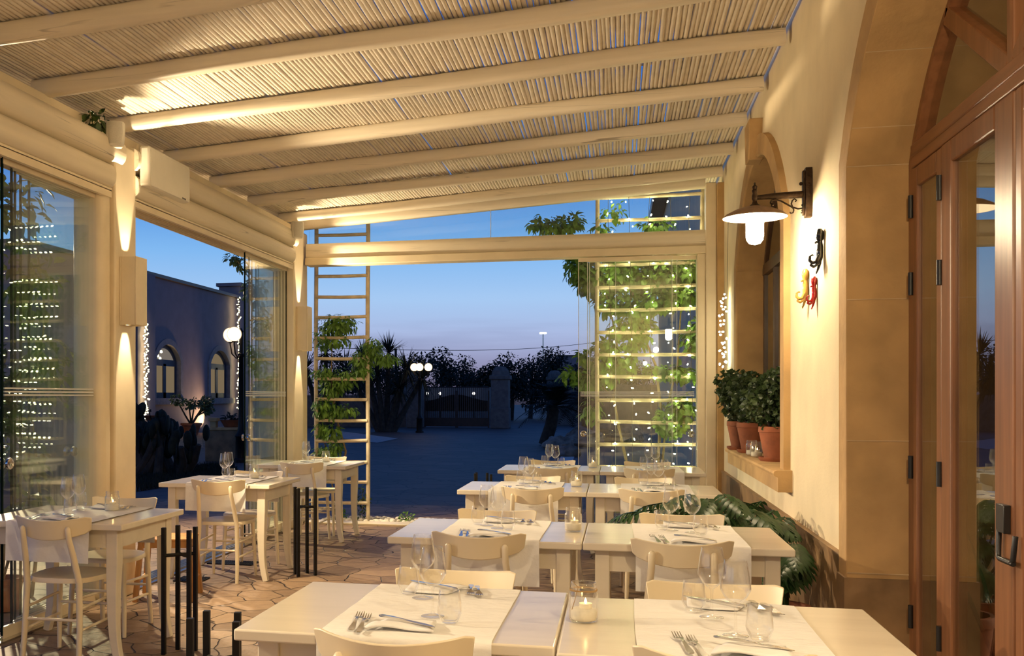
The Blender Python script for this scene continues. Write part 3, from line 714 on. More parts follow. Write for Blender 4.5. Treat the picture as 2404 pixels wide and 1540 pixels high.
def put(kind, maker, loc, rz, label, *a):
    if kind not in P0:
        P0[kind] = maker(label, *a); P0[kind].location = loc; P0[kind].rotation_euler = (0,0,rz); return P0[kind]
    return dup(P0[kind], loc, rz, label)
Zc = TZ+.0075
GP = {'R1L':((-.063,.206),(-.002,.14),(.079,-.127),(.142,-.20)), 'R1R':((-.071,.199),(-.025,.115),(.018,-.118),(.077,-.148))}
for k,(x,y,p) in TABLES.items():
    rr = random.Random(k+'g'); j = lambda a: rr.uniform(-a,a)
    g = GP.get(k) or tuple((a+j(.012),c+j(.015)) for a,c in ((-.06,.19),(-.02,.11),(.04,-.10),(.10,-.16)))
    if k == 'R2R': g = ((-.085,.14),(-.045,.10),(.05,.03),(.085,-.035))
    if k == 'R2L': g = ((-.09,.13),(-.04,.09),(.03,-.02),(.085,-.06))
    if k[0] == 'T': g = tuple((a-.06, c) for a,c in g)
    q = cw[k]
    put('wine', make_wine, (x+g[1][0],y+g[1][1],Zc), j(1), 'wine glass farther from the viewer, '+q)
    put('wine', make_wine, (x+g[2][0],y+g[2][1],Zc), j(1), 'wine glass closer to the viewer, '+q)
    put('tumbler', make_tumbler, (x+g[0][0],y+g[0][1],Zc), j(1), 'water tumbler behind the wine glasses, '+q)
    put('tumbler', make_tumbler, (x+g[3][0],y+g[3][1],Zc), j(1), 'water tumbler in front of the wine glasses, '+q)
    for s, w in ((1,'near side of '),(-1,'far side of ')):
        sx, sy = (x+.02, y); rz0 = 0 if s == 1 else PI
        def L(a, c): return (sx+s*a, sy+s*c)
        a, c = L(.01+j(.01),-.295+j(.012)); put('napkin', make_napkin, (a,c,Zc), rz0-.12+j(.12), 'folded white napkin, '+w+q)
        a, c = L(-.145+j(.008),-.265+j(.012)); put('fork', make_fork, (a,c,Zc), rz0+.14+j(.05), 'outer fork, '+w+q)
        a, c = L(-.112+j(.006),-.285+j(.012)); put('fork', make_fork, (a,c,Zc+.001), rz0+.10+j(.05), 'inner fork by napkin, '+w+q)
        a, c = L(.02+j(.01),-.285+j(.012)); kn = put('knife', make_knife, (a,c,Zc+.0145), rz0-2.2+j(.08), 'knife lying across the napkin, '+w+q)
JARS = [((-.099,3.11),'front candle jar tied with twine, on the first-row seam'),((-.215,5.19),'candle jar on the second-row tables'),((-.30,7.78),'candle jar on the third-row tables'),((-.23,9.90),'candle jar on the last-row tables'),
  ((-2.88,5.47),'candle jar on the small table by nearer sliding glass'),((-2.90,7.93),'candle jar on the small table in open left bay'),((-2.91,10.08),'candle jar on the small table by plant ladder'),((1.015,8.42),'candle jar on window sill, farther from the near pot'),((1.02,8.18),'candle jar on window sill, right beside the near pot')]
for i,((x,y),lab) in enumerate(JARS):
    z = TZ+.0005 if i < 7 else .9655
    if i == 0: t = make_jar(lab, True); t.location = (x,y,z)
    elif i == 1: P0['jar'] = make_jar(lab, False); P0['jar'].location = (x,y,z)
    else: dup(P0['jar'], (x,y,z), R.uniform(0,6), lab)
    if i in (4,5,6): z0 = z+.0415
    put('candle', make_candle, (x+.006,y-.004,z+.0415), R.uniform(0,6), 'lit tea light in the '+lab.split(',')[0].split(' tied')[0].replace('candle jar','jar')+(', first row' if i == 0 else ', farther one' if i == 7 else ', nearer one' if i == 8 else ''))

# ================================================================ LAMPS, SPEAKERS, ORNAMENTS
def wall_lamp(label, y):
    t = thing('wall_lamp', label, 'wall lamp', loc=(XW,y,2.555))
    pr = [(-.028,-.135),(.028,-.135),(.036,-.10),(.036,.11),(.028,.14),(-.028,.14),(-.036,.11),(-.036,-.10)]
    b = MB().prism(pr,-.035,0,'X').prism([(a*.6,c*.9) for a,c in pr],-.047,-.035,'X'); b.ball((-.055,0,.055),.010); b.tube([(-.035,0,.055),(-.06,0,.055)],.004,6)
    b.build('back_plate', m_bronze, t, bevel=.004)
    MB().tube([(-.03,0,-.005),(-.18,0,-.007),(-.288,0,-.012)],[.021,.018,.013],12).build('arm', m_bronze, t)
    def curl(cx,cz,r,a0,a1,n=14,sh=.55): return [(cx+r*(1-sh*i/n)*math.cos(a0+(a1-a0)*i/n),0,cz+r*(1-sh*i/n)*math.sin(a0+(a1-a0)*i/n)) for i in range(n+1)]
    b = MB()
    b.tube([(-.205,0,-.055),(-.215,0,-.045),(-.21,0,-.032),(-.19,0,-.028),(-.16,0,-.036),(-.125,0,-.058),(-.10,0,-.074),(-.07,0,-.084),(-.045,0,-.082),(-.037,0,-.070),(-.045,0,-.062),(-.052,0,-.066)],.0048,8)
    b.tube([(-.098,0,-.075),(-.105,0,-.055),(-.10,0,-.036),(-.088,0,-.028),(-.078,0,-.036),(-.084,0,-.044)],.004,8)
    b.tube([(-.098,0,-.075),(-.092,0,-.09),(-.096,0,-.105),(-.108,0,-.108),(-.112,0,-.100)],.004,8); b.ball((-.205,0,-.056),.008); b.tube([(-.05,0,-.09),(-.045,0,-.105),(-.055,0,-.108)],.004,8)
    b.build('scroll', m_bronze, t)
    cx = -.298
    MB().lathe([(.0,.075),(.006,.07),(.004,.062),(.014,.05),(.011,.035),(.016,.028),(.012,.012),(.016,.0),(.016,-.02),(.011,-.03),(.015,-.045),(.03,-.058),(.045,-.066)],16,(cx,0,0)).build('finial', m_bronze, t)
    MB().lathe_open([(.03,-.060),(.06,-.066),(.11,-.082),(.155,-.105),(.172,-.120),(.175,-.124),(.173,-.126)],40,(cx,0,0)).build('shade', m_lampshade, t, ang=2)
    MB().lathe_open([(.0,-.066),(.06,-.070),(.11,-.086),(.154,-.109),(.172,-.125)],40,(cx,0,0)).build('shade_lining', m_lampwhite, t, ang=2)
    MB().lathe_open([(.045,-.07),(.048,-.10),(.048,-.225),(.044,-.25),(.030,-.270),(0,-.278)],24,(cx,0,0)).build('glass_globe', m_bulb, t, ang=2)
    return t
wall_lamp('bronze bracket lamp with dish shade lit on the cream wall', 6.10)
# wall lights on the posts: open boxes shining up and down
def post_light(y, z, label):
    t = thing('post_light', label, 'wall light', loc=(XI,y,z), group='up-and-down post lights')
    h = .24; b = MB().box(0,.012,-.085,.085,-h,h).box(.118,.13,-.085,.085,-h,h).box(.012,.118,-.085,-.073,-h,h).box(.012,.118,.073,.085,-h,h)
    b.build('casing', m_paint, t, bevel=.004)
    MB().box(.012,.118,-.073,.073,-.01,.01).build('lamp_holder', m_white, t)
    return t
post_light(6.645,2.165,'cream box light on the nearer post'); post_light(10.70,2.165,'cream box light on the far corner post')
def speaker(loc, rz, lab, s=1.0):
    t = thing('loudspeaker', lab, 'loudspeaker', loc=loc, rz=rz, group='small white loudspeakers')
    b = MB(); 
    sec = [(-.075,-.065,.062),(-.055,-.075,.072),(.055,-.088,.085),(.078,-.080,.078)]
    for (z,y0,w) in ((-.10,-.055,.062),(-.085,-.068,.072),(0,-.078,.080),(.09,-.075,.080),(.105,-.06,.070)):
        n = 14
        for i in range(n):
            a = PI+PI*i/(n-1); b.v.append((w*math.cos(a), y0*abs(math.sin(a))**.55, z))
        b.v += [(w*.75,.07,z),(-w*.75,.07,z)]
    n = 16
    b.f = [(r*n+i, r*n+(i+1)%n, (r+1)*n+(i+1)%n, (r+1)*n+i) for r in range(4) for i in range(n)] + [tuple(range(n-1,-1,-1)), tuple(4*n+i for i in range(n))]
    b.build('cabinet', m_white, t, ang=.8)
    b = MB()
    for (z,y0,w) in ((-.088,-.070,.060),(0,-.083,.068),(.092,-.079,.066)):
        for i in range(9):
            a = PI*1.12+PI*.76*i/8; b.v.append((w*math.cos(a)*1.08, y0*abs(math.sin(a))**.55-.003, z))
    b.f = [(r*9+i, r*9+i+1, (r+1)*9+i+1, (r+1)*9+i) for r in range(2) for i in range(8)]
    b.build('mesh_front', m_grille, t)
    MB().box(-.02,.02,.06,.13,-.03,.03).tube([(0,.07,0),(.03,.12,.02),(.05,.13,-.06)],.008,8).build('bracket', m_black, t)
    for o in kids(t): o.scale = (s,s,s)
    return t
speaker((-3.345,6.40,3.215), .45, 'small white speaker above the nearer post light', .80)
sp2 = speaker((-3.325,10.42,3.20), .5, 'small white speaker above the far corner post', .85)
t = thing('wall_box', 'long white plastic box fixed on the eave logs', 'wall unit', loc=(-3.385,7.19,3.10))
MB().box(0,.085,-.36,.36,-.145,.145).build('casing', m_white, t, bevel=.018, seg=4)
MB().box(.084,.090,-.345,.345,-.143,.118).build('cover', m_white, t, bevel=.004)
MB().box(.090,.0912,.20,.27,-.138,-.126).build('badge', mat('grey_badge', (.12,.11,.1), .5), t)
# ornaments: glazed octopuses
def octopus(loc, lab, col, s, seed):
    m_ = mat('glaze_'+seed, col, .12, var=.12, coat=.6)
    t = thing('octopus_ornament', lab, 'wall ornament', loc=loc, group='glazed octopus ornaments'); rr = random.Random(seed)
    b = MB().lathe([(0,.115),(.012,.112),(.022,.098),(.025,.08),(.021,.062),(.015,.05),(.0155,.042),(.019,.03),(.0205,.0),(.019,-.03),(.013,-.045)],16)
    b.v = [(p[0]*.8-.018, p[1], p[2]) for p in b.v]; b.ball((-.036,-.006,.046),.006); b.ball((-.036,.010,.046),.006)
    b.build('body', m_, t)
    for i in range(6):
        yy = -.016+.0065*i; out = -.02-.018*(i%3)
        if i in (0,2): pts = [(-.02,yy,-.02),(-.035,yy+.004,-.052),(-.052,yy+.012,-.055),(-.064,yy+.018,-.042),(-.062,yy+.02,-.022),(-.052,yy+.02,-.014),(-.045,yy+.02,-.018)]
        elif i in (1,4): pts = [(-.02,yy,-.03),(-.028,yy-.002,-.06),(-.045,yy+.003,-.075),(-.056,yy+.010,-.066),(-.058,yy+.012,-.056)]
        else: pts = [(-.016,yy,-.02),(-.018,yy,-.06),(-.024,yy+.002,-.085),(-.032,yy+.004,-.108)]
        k = len(pts); MB().tube(pts,[.0105*(1-.78*q/(k-1)) for q in range(k)],8).build('tentacle', m_, t)
        b = MB()
        for q in range(1,k-1):
            for f in (0,.5):
                p = Vector(pts[q]).lerp(Vector(pts[q+1]), f); b.ball((p.x-.006*(1-.6*q/k),p.y-.003,p.z-.002),.0028,6,4)
        b.build('suckers', m_, t)
    for o in kids(t): o.scale = (s,s,s)
    return t
octopus(at_x(1934,590,XW), 'black glazed octopus, topmost of the three on the wall', (.012,.014,.016), 1.06, 'black')
octopus(at_x(1899,678,XW), 'mustard yellow octopus with curled arms on the wall', (.50,.30,.07), 1.0, 'mustard')
octopus(at_x(1918,688,XW), 'small red glazed octopus beside the mustard one', (.42,.012,.012), .80, 'red')

# ================================================================ STOOL, STANDS, DRAINS
t = thing('wooden_stool', 'honey coloured wooden stool at the foot of the nearer post', 'stool', loc=(-3.10,6.72,0), rz=.25)
b = MB()
for i in range(4): b.box(-.19,.19,-.16+.082*i,-.16+.082*i+.074,.415,.435)
b.build('seat', m_stoolwood, t, bevel=.004); MB().box(-.185,.185,-.155,-.135,.37,.415).box(-.185,.185,.135,.155,.37,.415).box(-.185,-.165,-.15,.15,.37,.415).box(.165,.185,-.15,.15,.37,.415).build('apron', m_stoolwood, t)
for sx in (-1,1):
    for sy in (-1,1): MB().tube([(sx*.165,sy*.135,.415),(sx*.20,sy*.165,0)],.024,prof=[(-1,-.7),(1,-.7),(1,.7),(-1,.7)]).build('leg', m_stoolwood, t, smooth=False)
    MB().tube([(sx*.188,-.15,.14),(sx*.188,.15,.14)],.012,8).build('stretcher', m_stoolwood, t)
def iron_stand(x, y, rz, lab):
    t = thing('iron_stand', lab, 'iron stand', loc=(x,y,0), rz=rz, group='black iron four-bar stands')
    for (a,c,h) in ((-.075,-.045,.70),(.075,-.045,.69),(-.045,.075,.70),(.06,.075,.695)):
        MB().box(a-.0115,a+.0115,c-.0115,c+.0115,0,h).build('upright', m_iron, t, bevel=.002)
    MB().tube([(-.075,-.045,.545),(-.01,.012,.545),(.06,.075,.545)],.010,4).build('cross_bar', m_iron, t)
    MB().tube([(.075,-.045,.545),(.01,.012,.545),(-.045,.075,.545)],.010,4).build('cross_bar', m_iron, t)
    return t
iron_stand(-2.36,5.26,.0,'black iron stand between first small table and walkway')
iron_stand(-2.43,7.80,.75,'black iron stand right of the table in the open bay')
iron_stand(-1.29,3.16,.2,'low-looking iron stand half hidden by the nearest white table')
iron_stand(-1.25,9.68,.3,'black iron stand just showing beyond the third row table')
for (x,y,l,w,lab) in ((-3.20,8.22,.40,.17,'dark floor drain grate under the open bay table'),(-3.22,7.40,.22,.20,'dark floor drain grate behind the black stand by the stool')):
    t = thing('drain_grate', lab, 'drain', loc=(x,y,.0), group='floor drain grates')
    MB().box(-l/2,l/2,-w/2,w/2,0,.003).build('pan', m_black, t, smooth=False); b = MB()
    n = int(l/.02)
    for i in range(n+1): b.box(-l/2+l*i/n-.003,-l/2+l*i/n+.003,-w/2,w/2,.003,.008)
    b.box(-l/2,l/2,-w/2-.006,-w/2,0,.009).box(-l/2,l/2,w/2,w/2+.006,0,.009).build('grille', m_iron, t, smooth=False)
# ================================================================ PLANTS
def rnd_dir(rr):
    while True:
        v = Vector((rr.uniform(-1,1),rr.uniform(-1,1),rr.uniform(-1,1)))
        if .05 < v.length < 1: return v.normalized()
LW = [.55]
def leaves_in(b, c, rad, n, L, rr, droop=.5, shell=False):
    for _ in range(n):
        d = rnd_dir(rr); f = rr.uniform(.75,1) if shell else rr.random()**.45
        p = Vector((c[0]+d.x*rad[0]*f, c[1]+d.y*rad[1]*f, c[2]+d.z*rad[2]*f))
        dr = Vector((d.x+rr.uniform(-.6,.6), d.y+rr.uniform(-.6,.6), d.z*.6-droop+rr.uniform(-.9,.7)))
        l = L*rr.uniform(.55,1.3); b.leaf(p, dr, d+Vector((0,-.3,.7)), l, l*LW[0], .12, .25)
def vine(name, lab, stems, clusters, leaf, mt, cat='climbing plant', seed=1, droop=.5):
    rr = random.Random(seed); t = thing(name, lab, cat, loc=(stems[0][0][0][0], stems[0][0][0][1], stems[0][0][0][2]))
    o = Vector(t.location); b = MB()
    for pts, r in stems: b.tube([Vector(p)-o for p in pts], [r*(1-.6*i/(len(pts)-1)) for i in range(len(pts))], 6)
    b.build('stem', m_stem, t); b = MB()
    for c, rad, n in clusters: leaves_in(b, Vector(c)-o, rad, n, leaf, rr, droop)
    b.build('foliage', mt, t, ang=.4); return t
def ladder(name, lab, x0, x1, y, ztop, zs, rr, r=.024):
    t = thing(name, lab, 'trellis ladder', loc=(x0,y,0))
    for x in (0,x1-x0): MB().tube([(x+.004*math.sin(k),0,ztop*k/8) for k in range(9)], r, 10).build('rail', m_rung, t)
    for z in zs:
        a, b_ = rr.uniform(-.008,.008), rr.uniform(-.008,.008)
        MB().tube([(0,-.016,z+a),((x1-x0)/2,-.014,z+(a+b_)/2-.004),((x1-x0),-.016,z+b_)], .0195, 8).build('rung', m_rung, t)
    return t
rr = random.Random(3)
ladder('trellis_ladder','pale wooden ladder outside the far left corner, plant climbing up it',-3.396,-2.78,11.36,3.42,[.445+.2364*k for k in range(-1,13)],rr)
ladder('trellis_ladder','pale wooden ladder hung with fairy lights outside the right end',-.22,.89,11.60,3.70,[1.392+.247*k for k in range(-5,10)],rr)
def P(u,v,y): return at_y(u,v,y)
def cl(u,v,ru,rv,n,y=11.4,dy=.12):
    k = y*1.03/2400; return (P(u,v,y), (ru*k*1.3,dy,rv*k*1.3), int(n*2.2))
b0 = P(800,1215,11.42); b0.z = 0
st = [([b0,P(800,1130,11.44),P(812,1060,11.42),P(795,1000,11.42),P(782,950,11.40),P(805,900,11.42),P(842,850,11.42),P(870,820,11.42)],.016),
      ([b0+Vector((-.05,0,0)),P(770,1060,11.44),P(745,1000,11.42),P(760,940,11.42)],.010),([P(782,950,11.4),P(778,880,11.4),P(780,800,11.4),P(790,745,11.4)],.010),([P(805,900,11.42),P(830,880,11.42),P(880,845,11.45),P(925,838,11.45)],.007)]
LW[0] = .40
vine('climbing_plant','green leafy climber twining up the far left ladder',st,[cl(795,762,40,20,210),cl(762,790,22,22,60),cl(790,800,30,10,60),cl(875,815,18,18,90),cl(850,845,22,20,110),cl(905,842,26,11,100),cl(765,875,28,12,90),cl(815,880,26,9,60),cl(855,872,16,12,60),cl(778,910,20,20,110),cl(805,900,26,10,50),cl(760,955,20,24,130),cl(790,965,18,16,60),cl(818,962,22,8,50),cl(755,1010,14,14,50),cl(782,1015,18,16,70),cl(770,1060,26,14,110),cl(790,1045,12,12,30),cl(760,1085,22,12,60)],.070,m_vine,seed=11,droop=.8)
LW[0] = .58
b1 = P(1475,1180,11.72); b1.z = 0
st = [([b1,P(1470,1080,11.72),P(1452,1000,11.72),P(1440,930,11.7),P(1455,850,11.7),P(1440,760,11.7),P(1420,680,11.68),P(1400,600,11.66)],.02),
      ([b1+Vector((.1,0,0)),P(1545,1080,11.72),P(1552,960,11.72),P(1540,860,11.7),P(1500,760,11.7),P(1480,660,11.7),P(1300,560,11.7)],.022),([b1+Vector((.14,0,0)),P(1556,1080,11.74),P(1565,960,11.72),P(1590,860,11.7),P(1600,700,11.7),P(1560,560,11.7)],.018),([P(1440,930,11.7),P(1380,880,11.7),P(1325,875,11.7)],.008)]
C2 = [cl(1300,530,34,14,70,11.75),cl(1262,525,18,12,25,11.75),cl(1340,520,22,18,45,11.75),cl(1360,625,24,26,110,11.72),cl(1390,650,26,34,160,11.72),cl(1440,640,36,34,230,11.72),cl(1500,640,40,40,260,11.72),cl(1560,640,36,36,220,11.7),cl(1618,632,26,28,120,11.68),cl(1640,610,10,18,30,11.65),cl(1430,705,26,24,90,11.72),cl(1490,720,40,24,190,11.72),cl(1550,700,40,24,160,11.7),cl(1605,692,26,16,120,11.68),cl(1500,770,26,22,110,11.7),cl(1455,770,20,18,50,11.7),cl(1425,815,22,16,70,11.72),cl(1485,800,20,22,70,11.7),cl(1635,795,22,24,130,11.66),cl(1640,760,12,10,25,11.66),cl(1420,850,26,20,90,11.72),cl(1375,835,14,14,25,11.72),cl(1345,880,26,12,50,11.74),cl(1385,895,26,16,80,11.74),cl(1430,880,18,20,60,11.72),cl(1470,850,22,22,80,11.72),cl(1560,870,40,10,90,11.68),cl(1612,880,24,10,50,11.66),cl(1390,960,16,24,50,11.72),cl(1600,965,20,30,130,11.66),cl(1585,1000,16,18,60,11.66),cl(1555,985,10,24,50,11.7),cl(1440,500,20,20,20,11.66),cl(1540,528,30,8,40,11.66),cl(1410,535,14,10,20,11.66)]
vine('climbing_plant','large leafy creeper covering the lit right-hand ladder',st,C2,.085,m_vine,seed=12)
# climber and pot plant just outside the nearer glass stack
b2 = Vector((-4.05,6.5,0))
st = [([b2,(-4.0,6.55,.6),(-4.05,6.5,1.3),(-4.0,6.6,2.0),(-4.05,6.5,2.8)],.014)]
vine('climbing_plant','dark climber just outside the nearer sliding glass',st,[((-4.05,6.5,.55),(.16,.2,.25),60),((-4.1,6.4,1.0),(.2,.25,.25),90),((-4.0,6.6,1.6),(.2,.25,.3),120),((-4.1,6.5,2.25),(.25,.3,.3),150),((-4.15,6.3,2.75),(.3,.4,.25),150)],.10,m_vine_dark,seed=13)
b3 = P(602,1160,11.0); b3.z = 0
st = [([b3,P(612,1060,11.0),P(606,900,11.0),P(614,760,11.0),P(590,660,11.0),P(548,600,11.0)],.014)]
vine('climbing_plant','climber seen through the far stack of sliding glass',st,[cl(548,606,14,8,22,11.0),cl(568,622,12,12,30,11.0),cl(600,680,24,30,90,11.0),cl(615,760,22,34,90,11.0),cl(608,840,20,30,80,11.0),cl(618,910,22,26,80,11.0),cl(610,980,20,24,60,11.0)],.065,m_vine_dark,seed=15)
st = [([(-3.50,6.42,3.235),(-3.49,6.45,3.29),(-3.45,6.40,3.31)],.006),([(-3.5,6.42,3.24),(-3.47,6.30,3.30),(-3.44,6.22,3.33)],.005)]
vine('vine_sprig','leafy sprig poking in above the nearer speaker',st,[((-3.47,6.36,3.315),(.075,.17,.055),75)],.06,m_vine_dark,seed=14)

def pot(b, r0, r1, h, n=32):
    b.lathe_open([(0,.004),(r0*.9,.0),(r0,.006),(r1*.955,h*.80),(r1*.955,h*.82),(r1,h*.83),(r1,h*.985),(r1*.985,h),(r1*.86,h),(r1*.84,h*.86),(0,h*.84)], n); return b
def jade(loc, lab, R_, hz, seed, pr=(.085,.125,.235)):
    rr = random.Random(seed); t = thing('potted_jade_plant', lab, 'potted plant', loc=loc, group='jade plants on the window sill')
    MB().lathe_open([(0,.0),(.11,.0),(.122,.012),(.125,.028),(.118,.028),(.110,.012),(0,.010)],28).build('saucer', m_terra, t)
    b = pot(MB(),*pr); b.v = [(p[0],p[1],p[2]+.011) for p in b.v]; b.build('pot', m_terra, t)
    b = MB(); 
    for i in range(9):
        a = 2*PI*i/9; b.tube([(.02*math.cos(a),.02*math.sin(a),.205),(.06*math.cos(a),.06*math.sin(a),.27),(.75*R_*math.cos(a),.75*R_*math.sin(a),.27+hz*rr.uniform(.5,1.2))],[.011,.009,.005],6)
    b.build('stem', m_bark, t)
    b = MB(); c = Vector((0,0,.235+hz))
    cl_ = [(c+Vector((R_*.55*d.x,R_*.55*d.y,hz*.6*d.z)), R_*rr.uniform(.42,.6)) for d in [rnd_dir(rr) for _ in range(16)]]
    for cc, r_ in cl_:
        for _ in range(100):
            d = rnd_dir(rr); p = cc+d*r_; l = rr.uniform(.030,.044); b.leaf(p, d*.8+Vector((rr.uniform(-.8,.8),rr.uniform(-.8,.8),rr.uniform(-.5,.6))), d+Vector((rr.uniform(-.5,.5),rr.uniform(-.5,.5),.3)), l, l*1.05, .12, .15)
    b.v = [(min(v[0], (1.20 if loc[1]+v[1] < 9.42 else .985)-loc[0]), v[1], v[2]) for v in b.v]
    b.build('foliage', m_jade, t, ang=.4); return t
jade((1.045,9.33,.9655),'jade plant in terracotta pot, farthest along the window sill',.235,.225,31)
jade((1.075,8.86,.9655),'jade plant in garlanded terracotta pot, middle of the window sill',.205,.20,32)
jade((1.10,7.72,.9655),'jade plant in tapered terracotta pot, near end of the sill',.205,.20,33)
# split-leaf philodendron in a pot between tables and wall
def philo(loc, lab, leaves, seed):
    rr = random.Random(seed); t = thing('philodendron', lab, 'potted plant', loc=loc)
    pot(MB(),.13,.17,.30).build('pot', m_terra, t); MB().lathe([(.14,.25),(0,.262)],20).build('soil', m_soil, t)
    b = MB(); s = MB()
    for (x,y,z,dx,dy,L) in leaves:
        base = Vector((rr.uniform(-.05,.05),rr.uniform(-.05,.05),.26)); p = Vector((x,y,z))-Vector(loc); mid = base.lerp(p,.5)+Vector((0,0,.10))
        s.tube([base,mid,p],[.008,.006,.004],6)
        dr = Vector((dx,dy,-.35)).normalized(); side = dr.cross(Vector((0,0,1))).normalized(); up = side.cross(dr)
        s.tube([p,p+dr*L*.5+up*.02,p+dr*L*.95-up*.01],[.004,.003,.001],5)
        n = 7
        for k in range(n+1):
            f = k/n; q = p+dr*(L*(.02+.9*f))+up*(.02*math.sin(PI*f)); w = L*.52*math.sin(PI*(.18+.76*f))**.8
            for sg in (-1,1):
                d2 = (side*sg*(1-.45*f)+dr*(.25+.9*f)-up*.12).normalized(); b.leaf(q, d2, up, w*rr.uniform(.9,1.1), L*.115, .05, .35)
            if k < n:
                q2 = p+dr*(L*(.02+.9*(k+1)/n))+up*(.02*math.sin(PI*(k+1)/n))
                for sg in (-1,1):
                    ww = w*.16; e1 = q+side*sg*ww; e2 = q2+side*sg*ww*.95; b.quad(q,q2,e2,e1)
    b.v = [(min(v[0], 1.012-loc[0]), v[1], v[2]) for v in b.v]
    s.build('stem', m_philo, t); b.build('foliage', m_philo, t, ang=.5); return t
rr = random.Random(5); LV = []
for i in range(26):
    a = rr.uniform(0,2*PI); r_ = rr.uniform(.05,.36); x = .66+r_*math.cos(a)*1.15; y = 6.30+r_*math.sin(a); x = min(x,.93)
    LV.append((x, y, rr.uniform(.56,.86)-.25*r_, math.cos(a)+rr.uniform(-.3,.3) if x < .8 else rr.uniform(-.5,.2), math.sin(a)-.35, rr.uniform(.20,.30)))
for u, v, dx, dy, L in ((1545,1195,-1,-.3,.26),(1510,1200,-1,-.1,.22),(1560,1180,-.8,.2,.24),(1660,1170,-.2,-.9,.26),(1700,1160,.3,-.8,.24),(1760,1195,.4,-.9,.28),(1800,1215,.5,-.8,.26),(1620,1160,-.6,-.6,.24),(1740,1240,.2,-1,.26),(1820,1225,.25,-.9,.22)):
    p = at_y(u, v, 6.15); LV.append((min(p.x,.93),p.y,p.z,dx,dy,L))
philo((.60,6.32,0),'dark split-leaf philodendron behind the second-row wall table',LV,41)
rr = random.Random(6)
philo((.84,5.86,0),'lower philodendron at the dado beside the second-row table',[(.86+rr.uniform(-.06,.10),5.86+rr.uniform(-.25,.2),rr.uniform(.45,.66),rr.uniform(-.5,.2),rr.uniform(-1,-.2),rr.uniform(.18,.25)) for _ in range(12)],42)
t = thing('potted_plant','round-leaved pot plant just outside the nearer glass','potted plant',loc=(-3.98,6.05,0)); pot(MB(),.10,.13,.22).build('pot', m_terra, t); b = MB(); s = MB(); rr = random.Random(18)
for i in range(16):
    a = rr.uniform(0,6.28); q = Vector((.16*math.cos(a),.16*math.sin(a),rr.uniform(.38,.72))); s.tube([(0,0,.2),q*.7+Vector((0,0,.12)),q],[.006,.005,.003],5); b.leaf(q,(math.cos(a),math.sin(a),-.6),(0,0,1),.15,.11,.08,.3)
s.build('stem', m_stem, t); b.build('foliage', m_vine_dark, t)
# snake plant inside behind the door glass
t = thing('snake_plant','snake plant in a pot behind the door glass','potted plant',loc=(1.60,4.55,.006)); pot(MB(),.14,.19,.34).build('pot', m_terra, t); b = MB(); rr = random.Random(8)
for i in range(16):
    a = rr.uniform(0,6.28); r_ = rr.uniform(.02,.12); h = rr.uniform(.35,.72); p0 = Vector((r_*math.cos(a),r_*math.sin(a),.29)); p1 = p0+Vector((.25*r_/.12*math.cos(a),.25*r_/.12*math.sin(a),h))
    sd = Vector((-math.sin(a),math.cos(a),0))*.028; m_ = p0.lerp(p1,.5)+Vector((0,0,.05)); b.add([p0-sd*.6,p0+sd*.6,m_+sd,m_-sd,p1],[(0,1,2,3),(3,2,4)])
b.build('foliage', m_philo, t)

# ================================================================ FAIRY LIGHTS
ME = {}
def bulb_mesh(r, l, mt):
    k = (r,l,mt.name)
    if k not in ME:
        b = MB().lathe([(0,-l),(r*.8,-l*.85),(r,-l*.3),(r,l*.5),(r*.6,l*.9),(0,l)],8); me = bpy.data.meshes.new('bulb'); me.from_pydata(b.v,[],b.f); me.update(); me.shade_smooth(); me.materials.append(mt); ME[k] = me
    return ME[k]
def string(lab, pts, bulbs, mt, r=.006, l=.014, group=None, wire=.0025, seed=1, jit=.02):
    rr = random.Random(seed); o = Vector(pts[0]); t = thing('fairy_lights', lab, 'fairy lights', loc=o, group=group)
    MB().tube([Vector(p)-o for p in pts], wire, 5).build('wire', m_wire, t)
    me = bulb_mesh(r,l,mt)
    for p in bulbs:
        q = bpy.data.objects.new('bulb', me); C.objects.link(q); q.parent = t; q.location = Vector(p)-o+Vector((rr.uniform(-jit,jit),rr.uniform(-jit,jit)*.5,rr.uniform(-.01,.01)))
        q.rotation_euler = (rr.uniform(-1.8,1.8),rr.uniform(-1.8,1.8),0)
    return t
nm = ['leftmost strand of fairy lights on the lit ladder','second strand from left of fairy lights on the lit ladder','middle strand of fairy lights on the lit ladder','second strand from right of fairy lights on the lit ladder','rightmost strand of fairy lights on the lit ladder']
for i, u in enumerate((1432,1481,1527,1577,1622)):
    p0, p1 = P(u-4,462,11.54), P(u+4,1105,11.54); rr = random.Random(50+i); n = 22
    pts = [p0.lerp(p1,k/12)+Vector((rr.uniform(-.01,.01),0,0)) for k in range(13)]
    string(nm[i], pts, [p0.lerp(p1,(k+rr.uniform(.2,.8))/n) for k in range(n)], m_led, .0055, .014, 'fairy light strands on the lit ladder', seed=i, jit=.05)
rr = random.Random(77); tp = Vector((1.035,10.44,2.62)); pts = [Vector((1.045,10.46,3.15)),tp]; bl = []
for k in range(34):
    z = 2.42-.72*((k+rr.random())/34); bl.append((1.02-rr.uniform(0,.06),10.41+rr.uniform(-.10,.10),z))
pts += [Vector((1.03,10.42,2.2)),Vector((1.03,10.40,1.72))]
string('bunch of fairy lights hung on the wall beside the window', pts, bl, m_led_bunch, .0085, .0125, None, .002, 5, .005)

